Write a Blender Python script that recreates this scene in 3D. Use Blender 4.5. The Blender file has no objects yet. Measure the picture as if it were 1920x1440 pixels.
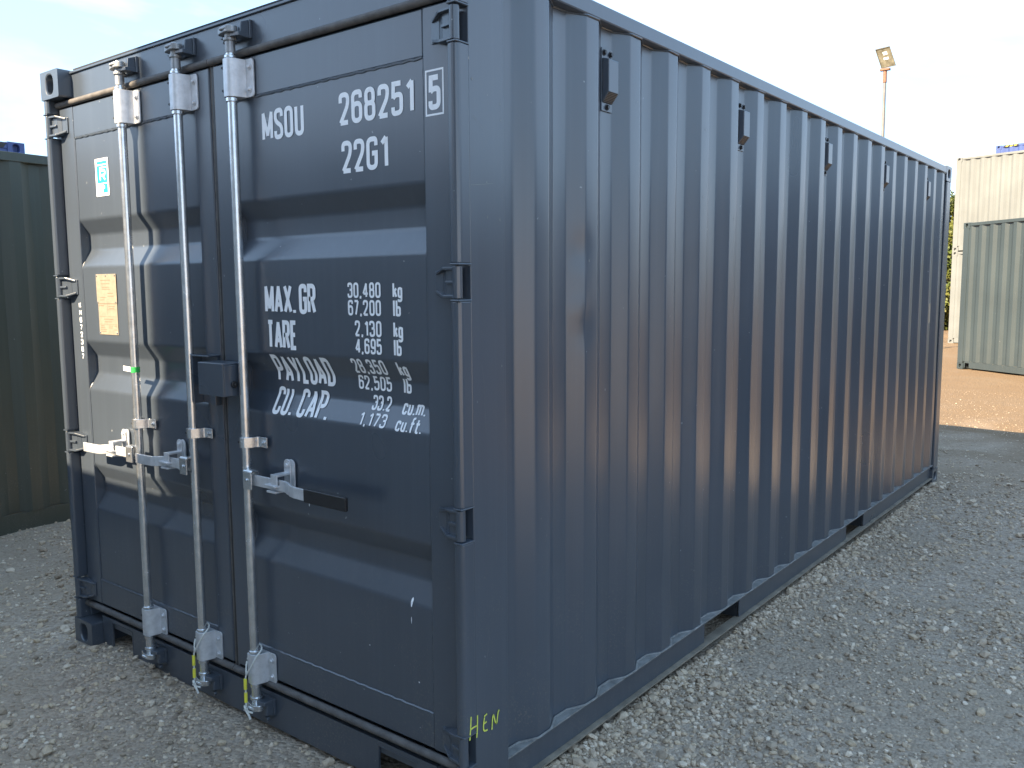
import bpy, bmesh, math, random
import numpy as np
from mathutils import Vector, Matrix

random.seed(7)
rng = np.random.default_rng(11)
scene = bpy.context.scene
col = scene.collection
PI = math.pi

# ------------------------------------------------------------------ camera
cam_d = bpy.data.cameras.new('camera')
cam = bpy.data.objects.new('camera', cam_d)
col.objects.link(cam)
CAM = Vector((4.0560, -1.8217, 1.6410))
yaw, pitch, roll = -.6653, -.1102, -.0065
fw = Vector((math.sin(yaw) * math.cos(pitch), math.cos(yaw) * math.cos(pitch), math.sin(pitch)))
rt = Vector((math.cos(yaw), -math.sin(yaw), 0))
up = rt.cross(fw)
r2 = math.cos(roll) * rt + math.sin(roll) * up
u2 = -math.sin(roll) * rt + math.cos(roll) * up
m = Matrix((r2, u2, -fw)).transposed().to_4x4()
m.translation = CAM
cam.matrix_world = m
cam_d.sensor_width = 36
cam_d.lens = 1625.13 * 36 / 1920
cam_d.clip_start = .05
cam_d.clip_end = 3000
scene.camera = cam

# ------------------------------------------------------------------ sky, sun, exposure
SUN_EL = math.radians(37)
LDX, LDY = .26, 1.0                       # horizontal travel of the sunlight
hl = math.hypot(LDX, LDY)
to_sun = Vector((-LDX / hl * math.cos(SUN_EL), -LDY / hl * math.cos(SUN_EL), math.sin(SUN_EL)))
world = bpy.data.worlds.new('World')
scene.world = world
world.use_nodes = True
wn, wl = world.node_tree.nodes, world.node_tree.links
wn.clear()
sky = wn.new('ShaderNodeTexSky')
sky.sky_type = 'NISHITA'
sky.sun_disc = False
sky.sun_elevation = SUN_EL
sky.sun_rotation = math.atan2(to_sun.x, to_sun.y)
sky.air_density = 1.0
sky.dust_density = .6
sky.ozone_density = 1.0
# thin high cloud mixed into the sky all round
tc = wn.new('ShaderNodeTexCoord')
mp = wn.new('ShaderNodeMapping'); mp.inputs['Scale'].default_value = (1.0, 1.6, 4.5)
mp.inputs['Rotation'].default_value = (0, .12, .5)
nz = wn.new('ShaderNodeTexNoise'); nz.inputs['Scale'].default_value = 1.7; nz.inputs['Detail'].default_value = 7
nz.inputs['Roughness'].default_value = .55; nz.inputs['Distortion'].default_value = .4
cr = wn.new('ShaderNodeValToRGB')
cr.color_ramp.elements[0].position = .46; cr.color_ramp.elements[0].color = (0, 0, 0, 1)
cr.color_ramp.elements[1].position = .80; cr.color_ramp.elements[1].color = (.8, .8, .8, 1)
mx = wn.new('ShaderNodeMix'); mx.data_type = 'RGBA'
mx.inputs[7].default_value = (3.3, 3.5, 3.8, 1)
bg = wn.new('ShaderNodeBackground'); bg.inputs['Strength'].default_value = .13
wo = wn.new('ShaderNodeOutputWorld')
wl.new(tc.outputs['Generated'], mp.inputs['Vector']); wl.new(mp.outputs['Vector'], nz.inputs['Vector'])
wl.new(nz.outputs['Fac'], cr.inputs['Fac']); wl.new(cr.outputs['Color'], mx.inputs[0])
# the camera was balanced for the shade: the whole sky reads less blue
wb = wn.new('ShaderNodeMix'); wb.data_type = 'RGBA'; wb.blend_type = 'MULTIPLY'; wb.inputs[0].default_value = 1
wb.inputs[7].default_value = (1.10, .97, .94, 1)
# even high haze over the whole dome
hz = wn.new('ShaderNodeMix'); hz.data_type = 'RGBA'; hz.inputs[0].default_value = .70
hz.inputs[7].default_value = (1.22, 2.5, 3.9, 1)
wl.new(sky.outputs['Color'], hz.inputs[6]); wl.new(hz.outputs[2], mx.inputs[6]); wl.new(mx.outputs[2], wb.inputs[6]); wl.new(wb.outputs[2], bg.inputs['Color'])
wl.new(bg.outputs[0], wo.inputs['Surface'])

sun_d = bpy.data.lights.new('sun', 'SUN')
sun_d.energy = 5.0
sun_d.angle = math.radians(.53)
sun_d.color = (1.0, .81, .56)
sun = bpy.data.objects.new('sun', sun_d)
col.objects.link(sun)
sun.rotation_euler = to_sun.to_track_quat('Z', 'Y').to_euler()
sun.location = (0, -20, 30)

vs = scene.view_settings
vs.view_transform = 'Standard'
vs.look = 'None'
vs.exposure = 1.97
vs.gamma = 1.0
vs.use_curve_mapping = False

# ------------------------------------------------------------------ materials
def newmat(name):
    mt = bpy.data.materials.new(name)
    mt.use_nodes = True
    nt = mt.node_tree
    b = nt.nodes['Principled BSDF']
    return mt, nt.nodes, nt.links, b

def mixnode(n, l, fac, a, b, blend='MIX'):
    mxn = n.new('ShaderNodeMix'); mxn.data_type = 'RGBA'; mxn.blend_type = blend
    for s, v in ((0, fac), (6, a), (7, b)):
        if isinstance(v, (int, float)):
            mxn.inputs[s].default_value = v
        elif isinstance(v, tuple):
            mxn.inputs[s].default_value = (*v, 1) if len(v) == 3 else v
        else:
            l.new(v, mxn.inputs[s])
    return mxn.outputs[2]

def noise(n, l, vec, scale, detail=4, rough=.5, dist=0):
    t = n.new('ShaderNodeTexNoise')
    t.inputs['Scale'].default_value = scale; t.inputs['Detail'].default_value = detail
    t.inputs['Roughness'].default_value = rough; t.inputs['Distortion'].default_value = dist
    if vec is not None: l.new(vec, t.inputs['Vector'])
    return t.outputs['Fac']

def ramp(n, l, fac, p0, p1, c0=(0, 0, 0), c1=(1, 1, 1)):
    r = n.new('ShaderNodeValToRGB')
    r.color_ramp.elements[0].position = p0; r.color_ramp.elements[0].color = (*c0, 1)
    r.color_ramp.elements[1].position = p1; r.color_ramp.elements[1].color = (*c1, 1)
    l.new(fac, r.inputs['Fac'])
    return r.outputs['Color']

def mapping(n, l, vec, sc):
    mpp = n.new('ShaderNodeMapping'); mpp.inputs['Scale'].default_value = sc
    l.new(vec, mpp.inputs['Vector'])
    return mpp.outputs['Vector']

def math_n(n, l, op, a, b):
    t = n.new('ShaderNodeMath'); t.operation = op
    for i, v in enumerate((a, b)):
        if isinstance(v, (int, float)): t.inputs[i].default_value = v
        else: l.new(v, t.inputs[i])
    return t.outputs[0]

def paint(name, c, rough=.36, dust=.35, dustcol=(.17, .155, .135), spec=.5, coat=0.0):
    """semi-gloss enamel on steel: orange peel, oil-canning, run streaks, dust speckle thrown up from the yard"""
    mt, n, l, b = newmat(name)
    g = n.new('ShaderNodeNewGeometry').outputs['Position']
    big = noise(n, l, g, 1.3, 2)
    streak = noise(n, l, mapping(n, l, g, (38, 38, .7)), 1.0, 2, .6)
    base = mixnode(n, l, ramp(n, l, big, .3, .75), tuple(x * .9 for x in c), tuple(x * 1.12 for x in c))
    base = mixnode(n, l, math_n(n, l, 'MULTIPLY', ramp(n, l, streak, .48, .8), .18), base, tuple(x * 1.5 + .012 for x in c))
    # splashed dust, dying out a metre up
    sep = n.new('ShaderNodeSeparateXYZ'); l.new(g, sep.inputs[0])
    hfac = n.new('ShaderNodeMapRange'); hfac.inputs[1].default_value = .05; hfac.inputs[2].default_value = 1.0
    hfac.inputs[3].default_value = 1; hfac.inputs[4].default_value = .0
    l.new(sep.outputs['Z'], hfac.inputs[0])
    sp = ramp(n, l, noise(n, l, g, 130, 1, .7), .56, .72)
    cl = ramp(n, l, noise(n, l, g, 5, 2, .6), .42, .66)
    df = math_n(n, l, 'MULTIPLY', math_n(n, l, 'MULTIPLY', sp, cl), hfac.outputs[0])
    df = math_n(n, l, 'MULTIPLY', df, dust * 1.8)
    film = math_n(n, l, 'MULTIPLY', math_n(n, l, 'MULTIPLY', hfac.outputs[0], streak), dust * .35)
    base = mixnode(n, l, math_n(n, l, 'ADD', df, film), base, dustcol)
    # sparse chips and scuffs
    ch = ramp(n, l, noise(n, l, g, 46, 1, .5), .80, .815)
    base = mixnode(n, l, math_n(n, l, 'MULTIPLY', ch, .55), base, (.32, .33, .34))
    l.new(base, b.inputs['Base Color'])
    rr = n.new('ShaderNodeMapRange'); rr.inputs[3].default_value = rough - .02; rr.inputs[4].default_value = rough + .05
    l.new(big, rr.inputs[0])
    l.new(rr.outputs[0], b.inputs['Roughness'])
    b.inputs['Specular IOR Level'].default_value = spec
    b.inputs['Coat Weight'].default_value = coat; b.inputs['Coat Roughness'].default_value = .14
    bp2 = n.new('ShaderNodeBump'); bp2.inputs['Strength'].default_value = .6; bp2.inputs['Distance'].default_value = .0032
    l.new(noise(n, l, g, 3.2, 1), bp2.inputs['Height'])
    l.new(bp2.outputs[0], b.inputs['Normal'])
    return mt

def simple(name, c, rough=.5, metal=0.0, var=.15, scale=30, bump=0.0, spec=.5):
    mt, n, l, b = newmat(name)
    g = n.new('ShaderNodeNewGeometry').outputs['Position']
    f = noise(n, l, g, scale, 4, .6)
    l.new(mixnode(n, l, ramp(n, l, f, .3, .7), tuple(x * (1 - var) for x in c), tuple(min(1, x * (1 + var)) for x in c)), b.inputs['Base Color'])
    rr = n.new('ShaderNodeMapRange'); rr.inputs[3].default_value = max(.02, rough - .08); rr.inputs[4].default_value = rough + .1
    l.new(f, rr.inputs[0]); l.new(rr.outputs[0], b.inputs['Roughness'])
    b.inputs['Metallic'].default_value = metal
    b.inputs['Specular IOR Level'].default_value = spec
    if bump:
        bp = n.new('ShaderNodeBump'); bp.inputs['Strength'].default_value = .6; bp.inputs['Distance'].default_value = bump
        l.new(noise(n, l, g, scale * 4, 3), bp.inputs['Height']); l.new(bp.outputs[0], b.inputs['Normal'])
    return mt

M = {}
M['slate'] = paint('slate_blue_enamel', (.050, .063, .083), .27, .40, spec=.95)
M['green'] = paint('dark_green_enamel', (.055, .064, .050), .42, .35, spec=.45)
M['blue'] = paint('blue_enamel', (.045, .075, .22), .45, .2)
M['grey'] = paint('grey_enamel', (.030, .043, .048), .5, .15)
M['cream'] = paint('cream_enamel', (.150, .160, .158), .5, .1)
M['dark_grey'] = paint('yard_grey_enamel', (.085, .095, .105), .45, .2)
M['pale'] = paint('pale_grey_enamel', (.46, .455, .43), .5, .15)  # pale so the added stacks bounce light onto the doors
M['galv'] = simple('galvanised_steel', (.66, .675, .69), .23, .9, .14, 26, .0003)
M['zinc'] = simple('matt_zinc_plate', (.60, .61, .63), .46, .55, .16, 30, .0004)
M['galv_dull'] = simple('dull_cast_zinc', (.30, .31, .32), .48, .75, .22, 40, .0006)
M['white'] = simple('white_vinyl', (.84, .85, .87), .45, 0, .03, 20)
M['yellow_paint'] = simple('yellow_marker_paint', (.62, .66, .10), .6, 0, .1, 60)
M['gasket'] = simple('dusty_rubber_gasket', (.105, .097, .092), .7, 0, .35, 24, .0008)
M['rubber'] = simple('black_rubber', (.016, .016, .018), .35, 0, .2, 50)
M['dark'] = simple('shadow_gap_steel', (.02, .022, .026), .7, 0, .2, 20)
M['plate'] = simple('brass_coloured_plate', (.27, .23, .175), .5, .1, .1, 40)
M['plate_ink'] = simple('plate_etching', (.19, .145, .10), .6, 0, .1, 40)
M['cyan'] = simple('cyan_print', (.015, .30, .42), .45, 0, .05, 40)
M['green_tape'] = simple('green_tape', (.03, .42, .08), .5, 0, .1, 60)
M['cord'] = simple('white_cord', (.62, .62, .58), .8, 0, .15, 300)
M['yellow_tag'] = simple('yellow_sleeve', (.72, .66, .06), .5, 0, .1, 60)
M['timber'] = simple('weathered_timber', (.25, .19, .12), .85, 0, .3, 12, .002)
M['floor_steel'] = simple('dusty_sky_sheen_ledge', (.19, .19, .185), .6, 0, .3, 25)  # ledge dust, with the sheen of the sky lightened into the colour
M['dust'] = simple('dust_caked_flange', (.21, .18, .14), .85, 0, .3, 14)
M['pole'] = simple('grey_pole_steel', (.17, .165, .16), .5, .3, .15, 8)
M['rust'] = simple('rusty_bracket', (.22, .115, .075), .8, .1, .3, 20)
M['housing'] = simple('lamp_housing', (.15, .15, .13), .5, .3, .15, 15)
M['lens'] = simple('lamp_reflector', (.22, .21, .16), .25, .5, .4, 9)
M['hazard_y'] = simple('hazard_yellow', (.62, .46, .03), .5, 0, .1, 10)
M['hazard_k'] = simple('hazard_black', (.02, .02, .02), .5, 0, .1, 10)
M['bark'] = simple('bark', (.10, .075, .05), .9, 0, .3, 12, .004)

def leafmat(name, c0, c1):
    mt, n, l, b = newmat(name)
    g = n.new('ShaderNodeNewGeometry')
    f = noise(n, l, g.outputs['Position'], 1.6, 4, .6)
    l.new(mixnode(n, l, ramp(n, l, f, .35, .68), c0, c1), b.inputs['Base Color'])
    b.inputs['Roughness'].default_value = .6
    b.inputs['Specular IOR Level'].default_value = .3
    return mt
M['leaf'] = leafmat('yellowing_leaves', (.055, .085, .018), (.12, .115, .022))
M['leaf2'] = leafmat('green_leaves', (.035, .07, .015), (.075, .10, .022))

def ground_material():
    mt, n, l, b = newmat('gravel_yard')
    g = n.new('ShaderNodeNewGeometry').outputs['Position']
    sep = n.new('ShaderNodeSeparateXYZ'); l.new(g, sep.inputs[0])
    patch = noise(n, l, g, .75, 5, .55, .6)
    fine = noise(n, l, g, 55, 5, .7)
    v = n.new('ShaderNodeTexVoronoi'); v.inputs['Scale'].default_value = 62; l.new(g, v.inputs['Vector'])
    v2 = n.new('ShaderNodeTexVoronoi'); v2.inputs['Scale'].default_value = 26; l.new(g, v2.inputs['Vector'])
    hsv = n.new('ShaderNodeSeparateColor'); l.new(v.outputs['Color'], hsv.inputs[0])
    hsv2 = n.new('ShaderNodeSeparateColor'); l.new(v2.outputs['Color'], hsv2.inputs[0])
    grey = mixnode(n, l, hsv.outputs[0], (.275, .218, .165), (.49, .398, .305))
    grey = mixnode(n, l, math_n(n, l, 'MULTIPLY', ramp(n, l, hsv2.outputs[1], .5, .9), .35), grey, (.48, .41, .345))
    dirt = mixnode(n, l, fine, (.30, .238, .175), (.43, .35, .265))
    near = mixnode(n, l, ramp(n, l, patch, .46, .68), grey, dirt)
    # bare sandy hardcore at the back, its colour darkened for the sunlight there
    fy = n.new('ShaderNodeMapRange'); fy.inputs[1].default_value = 4.5; fy.inputs[2].default_value = 8.8
    l.new(math_n(n, l, 'ADD', sep.outputs['Y'], math_n(n, l, 'MULTIPLY', math_n(n, l, 'SUBTRACT', patch, .5), 9)), fy.inputs[0])
    sand = mixnode(n, l, fine, (.13, .088, .052), (.23, .158, .094))
    sand = mixnode(n, l, math_n(n, l, 'MULTIPLY', ramp(n, l, patch, .5, .7), .5), sand, (.20, .15, .10))
    out = mixnode(n, l, fy.outputs[0], near, sand)
    l.new(out, b.inputs['Base Color'])
    b.inputs['Roughness'].default_value = .92
    b.inputs['Specular IOR Level'].default_value = .25
    bp = n.new('ShaderNodeBump'); bp.inputs['Strength'].default_value = .9; bp.inputs['Distance'].default_value = .012
    hh = math_n(n, l, 'ADD', math_n(n, l, 'MULTIPLY', v.outputs['Distance'], -.9), math_n(n, l, 'MULTIPLY', fine, .9))
    hh = math_n(n, l, 'ADD', hh, math_n(n, l, 'MULTIPLY', v2.outputs['Distance'], -.7))
    l.new(hh, bp.inputs['Height']); l.new(bp.outputs[0], b.inputs['Normal'])
    return mt
M['ground'] = ground_material()

def stone_material():
    mt, n, l, b = newmat('crushed_stone')
    oi = n.new('ShaderNodeObjectInfo')
    r = n.new('ShaderNodeValToRGB')
    cs = [(0, (.29, .232, .172)), (.25, (.425, .340, .255)), (.5, (.515, .418, .318)), (.68, (.53, .42, .295)),
          (.8, (.59, .49, .38)), (.93, (.65, .55, .435)), (1, (.72, .63, .52))]
    while len(r.color_ramp.elements) < len(cs): r.color_ramp.elements.new(.5)
    for e, (p, c) in zip(r.color_ramp.elements, cs): e.position = p; e.color = (*c, 1)
    l.new(oi.outputs['Random'], r.inputs['Fac'])
    g = n.new('ShaderNodeNewGeometry').outputs['Position']
    f = noise(n, l, g, 90, 4, .7)
    l.new(mixnode(n, l, .8, r.outputs[0], mixnode(n, l, f, (.55, .54, .52), (1.25, 1.24, 1.22)), 'MULTIPLY'), b.inputs['Base Color'])
    b.inputs['Roughness'].default_value = .88
    b.inputs['Specular IOR Level'].default_value = .3
    return mt
M['stone'] = stone_material()

# ------------------------------------------------------------------ mesh helpers
OFF = {}          # world offset of thing roots built in world coordinates

class MB:
    def __init__(s): s.v = []; s.f = []
    def add(s, vs_, fs):
        k = len(s.v); s.v += [tuple(p) for p in vs_]; s.f += [tuple(i + k for i in f) for f in fs]; return s
    def hexa(s, p):   # 8 points: bottom 4 ccw, top 4 ccw
        return s.add(p, [(3, 2, 1, 0), (4, 5, 6, 7), (0, 1, 5, 4), (1, 2, 6, 5), (2, 3, 7, 6), (3, 0, 4, 7)])
    def box(s, x0, x1, y0, y1, z0, z1):
        return s.hexa([(x0, y0, z0), (x1, y0, z0), (x1, y1, z0), (x0, y1, z0), (x0, y0, z1), (x1, y0, z1), (x1, y1, z1), (x0, y1, z1)])
    def prism(s, poly, fn, a, b):
        """poly: 2d outline; fn(u,v,t) -> xyz; extruded t=a..b"""
        n = len(poly)
        vs_ = [fn(u, v, a) for u, v in poly] + [fn(u, v, b) for u, v in poly]
        fs = [tuple(range(n - 1, -1, -1)), tuple(range(n, 2 * n))]
        fs += [(i, (i + 1) % n, n + (i + 1) % n, n + i) for i in range(n)]
        return s.add(vs_, fs)
    def cyl(s, p0, p1, r0, r1=None, n=16, caps=True):
        r1 = r0 if r1 is None else r1
        p0, p1 = Vector(p0), Vector(p1); d = (p1 - p0).normalized()
        a = d.orthogonal().normalized(); b = d.cross(a)
        vs_ = []
        for p, r in ((p0, r0), (p1, r1)):
            for i in range(n):
                t = 2 * PI * i / n; vs_.append(p + r * (math.cos(t) * a + math.sin(t) * b))
        fs = [(i, (i + 1) % n, n + (i + 1) % n, n + i) for i in range(n)]
        if caps: fs += [tuple(range(n - 1, -1, -1)), tuple(range(n, 2 * n))]
        return s.add(vs_, fs)
    def tube(s, path, r, n=8):
        P = [Vector(p) for p in path]; vs_ = []; fs = []
        a = None
        for i, p in enumerate(P):
            d = (P[min(i + 1, len(P) - 1)] - P[max(i - 1, 0)]).normalized()
            a = d.orthogonal().normalized() if a is None else (a - d * a.dot(d)).normalized()
            b = d.cross(a)
            for k in range(n):
                t = 2 * PI * k / n; vs_.append(p + r * (math.cos(t) * a + math.sin(t) * b))
        for i in range(len(P) - 1):
            for k in range(n):
                fs.append((i * n + k, i * n + (k + 1) % n, (i + 1) * n + (k + 1) % n, (i + 1) * n + k))
        fs += [tuple(range(n - 1, -1, -1)), tuple(range((len(P) - 1) * n, len(P) * n))]
        return s.add(vs_, fs)
    def build(s, name, mat, parent=None, bevel=0, smooth=False, segs=2):
        me = bpy.data.meshes.new(name)
        me.from_pydata(s.v, [], s.f); me.update()
        return link(name, me, mat, parent, bevel, smooth, segs)

def link(name, me, mat, parent=None, bevel=0, smooth=False, segs=2):
    bm = bmesh.new(); bm.from_mesh(me); bmesh.ops.recalc_face_normals(bm, faces=bm.faces); bm.to_mesh(me); bm.free()
    o = bpy.data.objects.new(name, me); col.objects.link(o)
    me.materials.append(M[mat] if isinstance(mat, str) else mat)
    if smooth:
        me.polygons.foreach_set('use_smooth', [True] * len(me.polygons))
        try: me.set_sharp_from_angle(angle=math.radians(38))
        except Exception: pass
    if parent is not None:
        o.parent = parent
        if parent in OFF: o.location = -OFF[parent]
    if bevel:
        bv = o.modifiers.new('bevel', 'BEVEL'); bv.width = bevel; bv.segments = segs
        bv.limit_method = 'ANGLE'; bv.angle_limit = math.radians(40); bv.harden_normals = False
    return o

def tag(o, label=None, cat=None, group=None, kind=None):
    if label: o['label'] = label
    if cat: o['category'] = cat
    if group: o['group'] = group
    if kind: o['kind'] = kind
    return o

def empty(name, loc, rz=0, world_built=False):
    o = bpy.data.objects.new(name, None); col.objects.link(o)
    o.location = loc; o.rotation_euler = (0, 0, rz); o.empty_display_size = .2
    if world_built: OFF[o] = Vector(loc)
    return o

def copy_tree(o, parent=None):
    c = o.copy(); col.objects.link(c)
    if parent is not None: c.parent = parent
    for ch in list(o.children): copy_tree(ch, c)
    return c

def round_path(pts, closed=False, seg=5):
    """pts: (x, y[, r]) -> polyline with rounded corners"""
    out = []; n = len(pts)
    for i, p in enumerate(pts):
        r = p[2] if len(p) > 2 else 0
        P = Vector(p[:2])
        if r <= 0 or (not closed and i in (0, n - 1)):
            out.append(P); continue
        A = Vector(pts[i - 1][:2]); B = Vector(pts[(i + 1) % n][:2])
        da, db = (A - P), (B - P); la, lb = da.length, db.length
        da.normalize(); db.normalize()
        t = min(r, la * .5, lb * .5)
        for k in range(seg + 1):
            q = k / seg
            s0 = P + da * t; s1 = P + db * t
            out.append((1 - q) ** 2 * s0 + 2 * q * (1 - q) * P + q * q * s1)
    return out

def hole_face(mb, fn, w, h, hw, hh, depth, n=28):
    """rectangle w x h (centred) with a slot hole hw x hh and a tunnel; fn(u,v,d)->xyz"""
    angs = sorted([2 * PI * i / n for i in range(n)] + [math.atan2(sy * h, sx * w) % (2 * PI) for sx in (-1, 1) for sy in (-1, 1)])
    outer, inner = [], []
    for t in angs:
        c, s_ = math.cos(t), math.sin(t)
        k = min(w / 2 / abs(c) if abs(c) > 1e-9 else 1e9, h / 2 / abs(s_) if abs(s_) > 1e-9 else 1e9)
        outer.append((c * k, s_ * k))
        q = (abs(c / (hw / 2)) ** 2.8 + abs(s_ / (hh / 2)) ** 2.8) ** (-1 / 2.8)
        inner.append((c * q, s_ * q))
    N = len(angs)
    vs_ = [fn(u, v, 0) for u, v in outer] + [fn(u, v, 0) for u, v in inner] + [fn(u, v, depth) for u, v in inner]
    fs = [(i, (i + 1) % N, N + (i + 1) % N, N + i) for i in range(N)]
    fs += [(N + i, N + (i + 1) % N, 2 * N + (i + 1) % N, 2 * N + i) for i in range(N)]
    fs.append(tuple(range(2 * N, 3 * N)))
    mb.add(vs_, fs)

def casting_mesh(sx, sy):
    """corner casting; origin at outer bottom corner, body extends to -sx, -sy (inward). sx, sy = outward signs"""
    w, d, h = .162, .178, .118
    mb = MB()
    X = lambda t: -sx * t
    Y = lambda t: -sy * t
    # end face (normal sy) and side face (normal sx) with slots
    hole_face(mb, lambda u, v, q: (X(w / 2 + u), Y(q), h / 2 + v), w, h, .066, .080, .05)
    hole_face(mb, lambda u, v, q: (X(q), Y(d / 2 + u), h / 2 + v), d, h, .082, .064, .05)
    c = [(X(0), Y(0)), (X(w), Y(0)), (X(w), Y(d)), (X(0), Y(d))]
    vs_ = [(*p, 0) for p in c] + [(*p, h) for p in c]
    mb.add(vs_, [(3, 2, 1, 0), (4, 5, 6, 7), (1, 2, 6, 5), (2, 3, 7, 6)])
    me = bpy.data.meshes.new('corner_casting')
    me.from_pydata(mb.v, [], mb.f)
    bm = bmesh.new(); bm.from_mesh(me); bmesh.ops.remove_doubles(bm, verts=bm.verts, dist=1e-5)
    bm.to_mesh(me); bm.free()
    return me
CAST = {(sx, sy): casting_mesh(sx, sy) for sx in (-1, 1) for sy in (-1, 1)}

def add_castings(root, x0, x1, y0, y1, H, mat):
    for sx, xx in ((-1, x0), (1, x1)):
        for sy, yy in ((-1, y0), (1, y1)):
            for z in (0, H - .118):
                me = CAST[(sx, sy)].copy()
                o = link('corner_casting', me, mat, root, .007)
                o.location = Vector((xx, yy, z)) + o.location

# ------------------------------------------------------------------ ground
def smooth(a, b, x):
    t = np.clip((x - a) / (b - a), 0, 1); return t * t * (3 - 2 * t)
def ground_z(x, y):
    z = .010 * np.sin(1.9 * x + .6) * np.cos(1.3 * y) + .007 * np.sin(4.1 * x - 2.7 * y) + .006 * np.sin(7.3 * y + 2 * x)
    far = smooth(9, 14, y)
    z = z * (1 - far * .5) - .002
    z = z - .03 * far * (1 - smooth(19, 25, y))
    z = z + .19 * (1 - smooth(-4.9, -4.62, x)) * (1 - smooth(9, 12, y)) + .09 * smooth(27.9, 28.5, y)
    # gravel banked up against the long rail near the door end
    z = z + .018 * np.exp(-((x - 2.50) / .16) ** 2) * np.exp(-((y - .5) / .9) ** 2)
    return z
def axis(lo, hi, step, far):
    a = list(np.arange(lo, hi + 1e-6, step)); q, s = a[-1], step
    while q < far: s *= 1.35; q += s; a.append(q)
    q, s = a[0], step; b = []
    while q > -far: s *= 1.35; q -= s; b.append(q)
    return np.array(b[::-1] + a)
gx, gy = axis(-6, 8, .125, 900), axis(-5, 30, .16, 900)
XX, YY = np.meshgrid(gx, gy)
ZZ = ground_z(XX, YY)
nx, ny = len(gx), len(gy)
verts = np.stack([XX.ravel(), YY.ravel(), ZZ.ravel()], 1)
ii = np.arange(nx - 1)[None, :] + nx * np.arange(ny - 1)[:, None]
faces = np.stack([ii, ii + 1, ii + nx + 1, ii + nx], -1).reshape(-1, 4)
me = bpy.data.meshes.new('ground'); me.from_pydata(verts.tolist(), [], faces.tolist())
gobj = link('ground', me, 'ground', smooth=True)
tag(gobj, 'grey and brown gravel surface of the container yard', kind='structure')

# ------------------------------------------------------------------ main container
W, H, L = 2.438, 2.591, 6.058
box_root = empty('shipping_container', (W / 2, L / 2, 0), world_built=True)
tag(box_root, 'dark slate blue steel container filling the frame, with white lettering and galvanised door bars', 'container')

add_castings(box_root, 0, W, 0, L, H, 'slate')

HZ = [2.362, 1.658, .955, .262]      # hinge heights
mirror = lambda x, s: x if s > 0 else W - x
def post(s):
    """front corner post: back section plus the hinge bar, cut away at the hinges"""
    mb = MB()
    xs = sorted((mirror(2.392, s), mirror(2.4365, s)))
    mb.box(xs[0], xs[1], .056, .213, .118, H - .118)
    prof = round_path([(2.400, .056), (2.400, .004, .016), (2.4375, .004, .018), (2.4375, .056)], seg=5)
    prof = [(mirror(p.x, s), p.y) for p in prof]
    cuts = [.118] + sorted(sum([[z - .054, z + .054] for z in HZ], [])) + [H - .118]
    for a, b in zip(cuts[0::2], cuts[1::2]):
        mb.prism(prof, lambda u, v, t: (u, v, t), a, b)
    # little end plates top and bottom of each notch
    for z in HZ:
        for zz in (z - .054, z + .048):
            xa, xb = sorted((mirror(2.404, s), mirror(2.4385, s)))
            mb.box(xa, xb, .002, .06, zz, zz + .006)
    return mb.build('corner_post', 'slate', box_root, .0025)
post(1); post(-1)
for s in (1, -1):
    xa, xb = sorted((mirror(2.29, s), mirror(2.4365, s)))
    MB().box(xa, xb, L - .135, L - .002, .118, H - .118).build('corner_post', 'slate', box_root, .008)

# header beam over the doors, with a folded drip lip
mb = MB(); mb.box(.163, W - .163, .058, .16, 2.468, 2.574)
mb.box(.163, W - .163, .050, .17, 2.574, 2.584)
mb.box(.17, W - .17, .0562, .08, 2.4685, 2.4735)
hdr = mb.build('header_beam', 'slate', box_root, .002)
# thin dark strip along the folded roof edge
MB().box(.20, W - .2, .05, .2, 2.5843, 2.5895).build('roof_edge_strip', 'dark', box_root)
# door sill with fork slots
poly = [(.163, .148), (.163, .012), (.25, .012), (.25, .128), (.428, .128), (.428, .012), (2.01, .012), (2.01, .128),
        (2.188, .128), (2.188, .012), (2.275, .012), (2.275, .148)]
mb = MB(); mb.prism(poly, lambda u, v, t: (u, t, v), .052, .062)
mb.box(.163, W - .163, .063, .16, .10, .146)
mb.box(.244, .4335, .050, .085, .129, .1335); mb.box(.4285, .4345, .050, .085, .012, .1285)
mb.box(2.0045, 2.194, .050, .085, .129, .1335)
mb.build('door_sill', 'slate', box_root, .0015)

# corrugated long walls
PIT, Y0 = .2845, .443                  # pitch, first crest's far edge
XC, XT = 2.4325, 2.3965                # crest and trough planes
def wall_profile():
    pts = [(XT, .2135), (XT, Y0 - PIT + .1425, .010), (XC, Y0 - PIT + .2115, .010)]
    k = 0
    while True:
        yk = Y0 + PIT * k
        if yk + .1425 + .069 + .0735 > L - .14: break
        pts += [(XC, yk, .006), (XT, yk + .069, .006), (XT, yk + .1425, .006), (XC, yk + .2115, .006)]
        k += 1
    pts += [(XC, yk, .010), (XT, yk + .069, .006), (XT, L - .1355)]
    return round_path(pts, seg=4), k
prof, NCOR = wall_profile()
DENTS = [(.640, 1.765, .026, .05, -.007), (.634, 1.559, .030, .045, .008), (.655, 1.52, .03, .06, -.007), (3.92, .75, .05, .10, -.006),
         (1.22, .42, .05, .12, -.005), (2.1, 1.2, .06, .3, -.004)]
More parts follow.
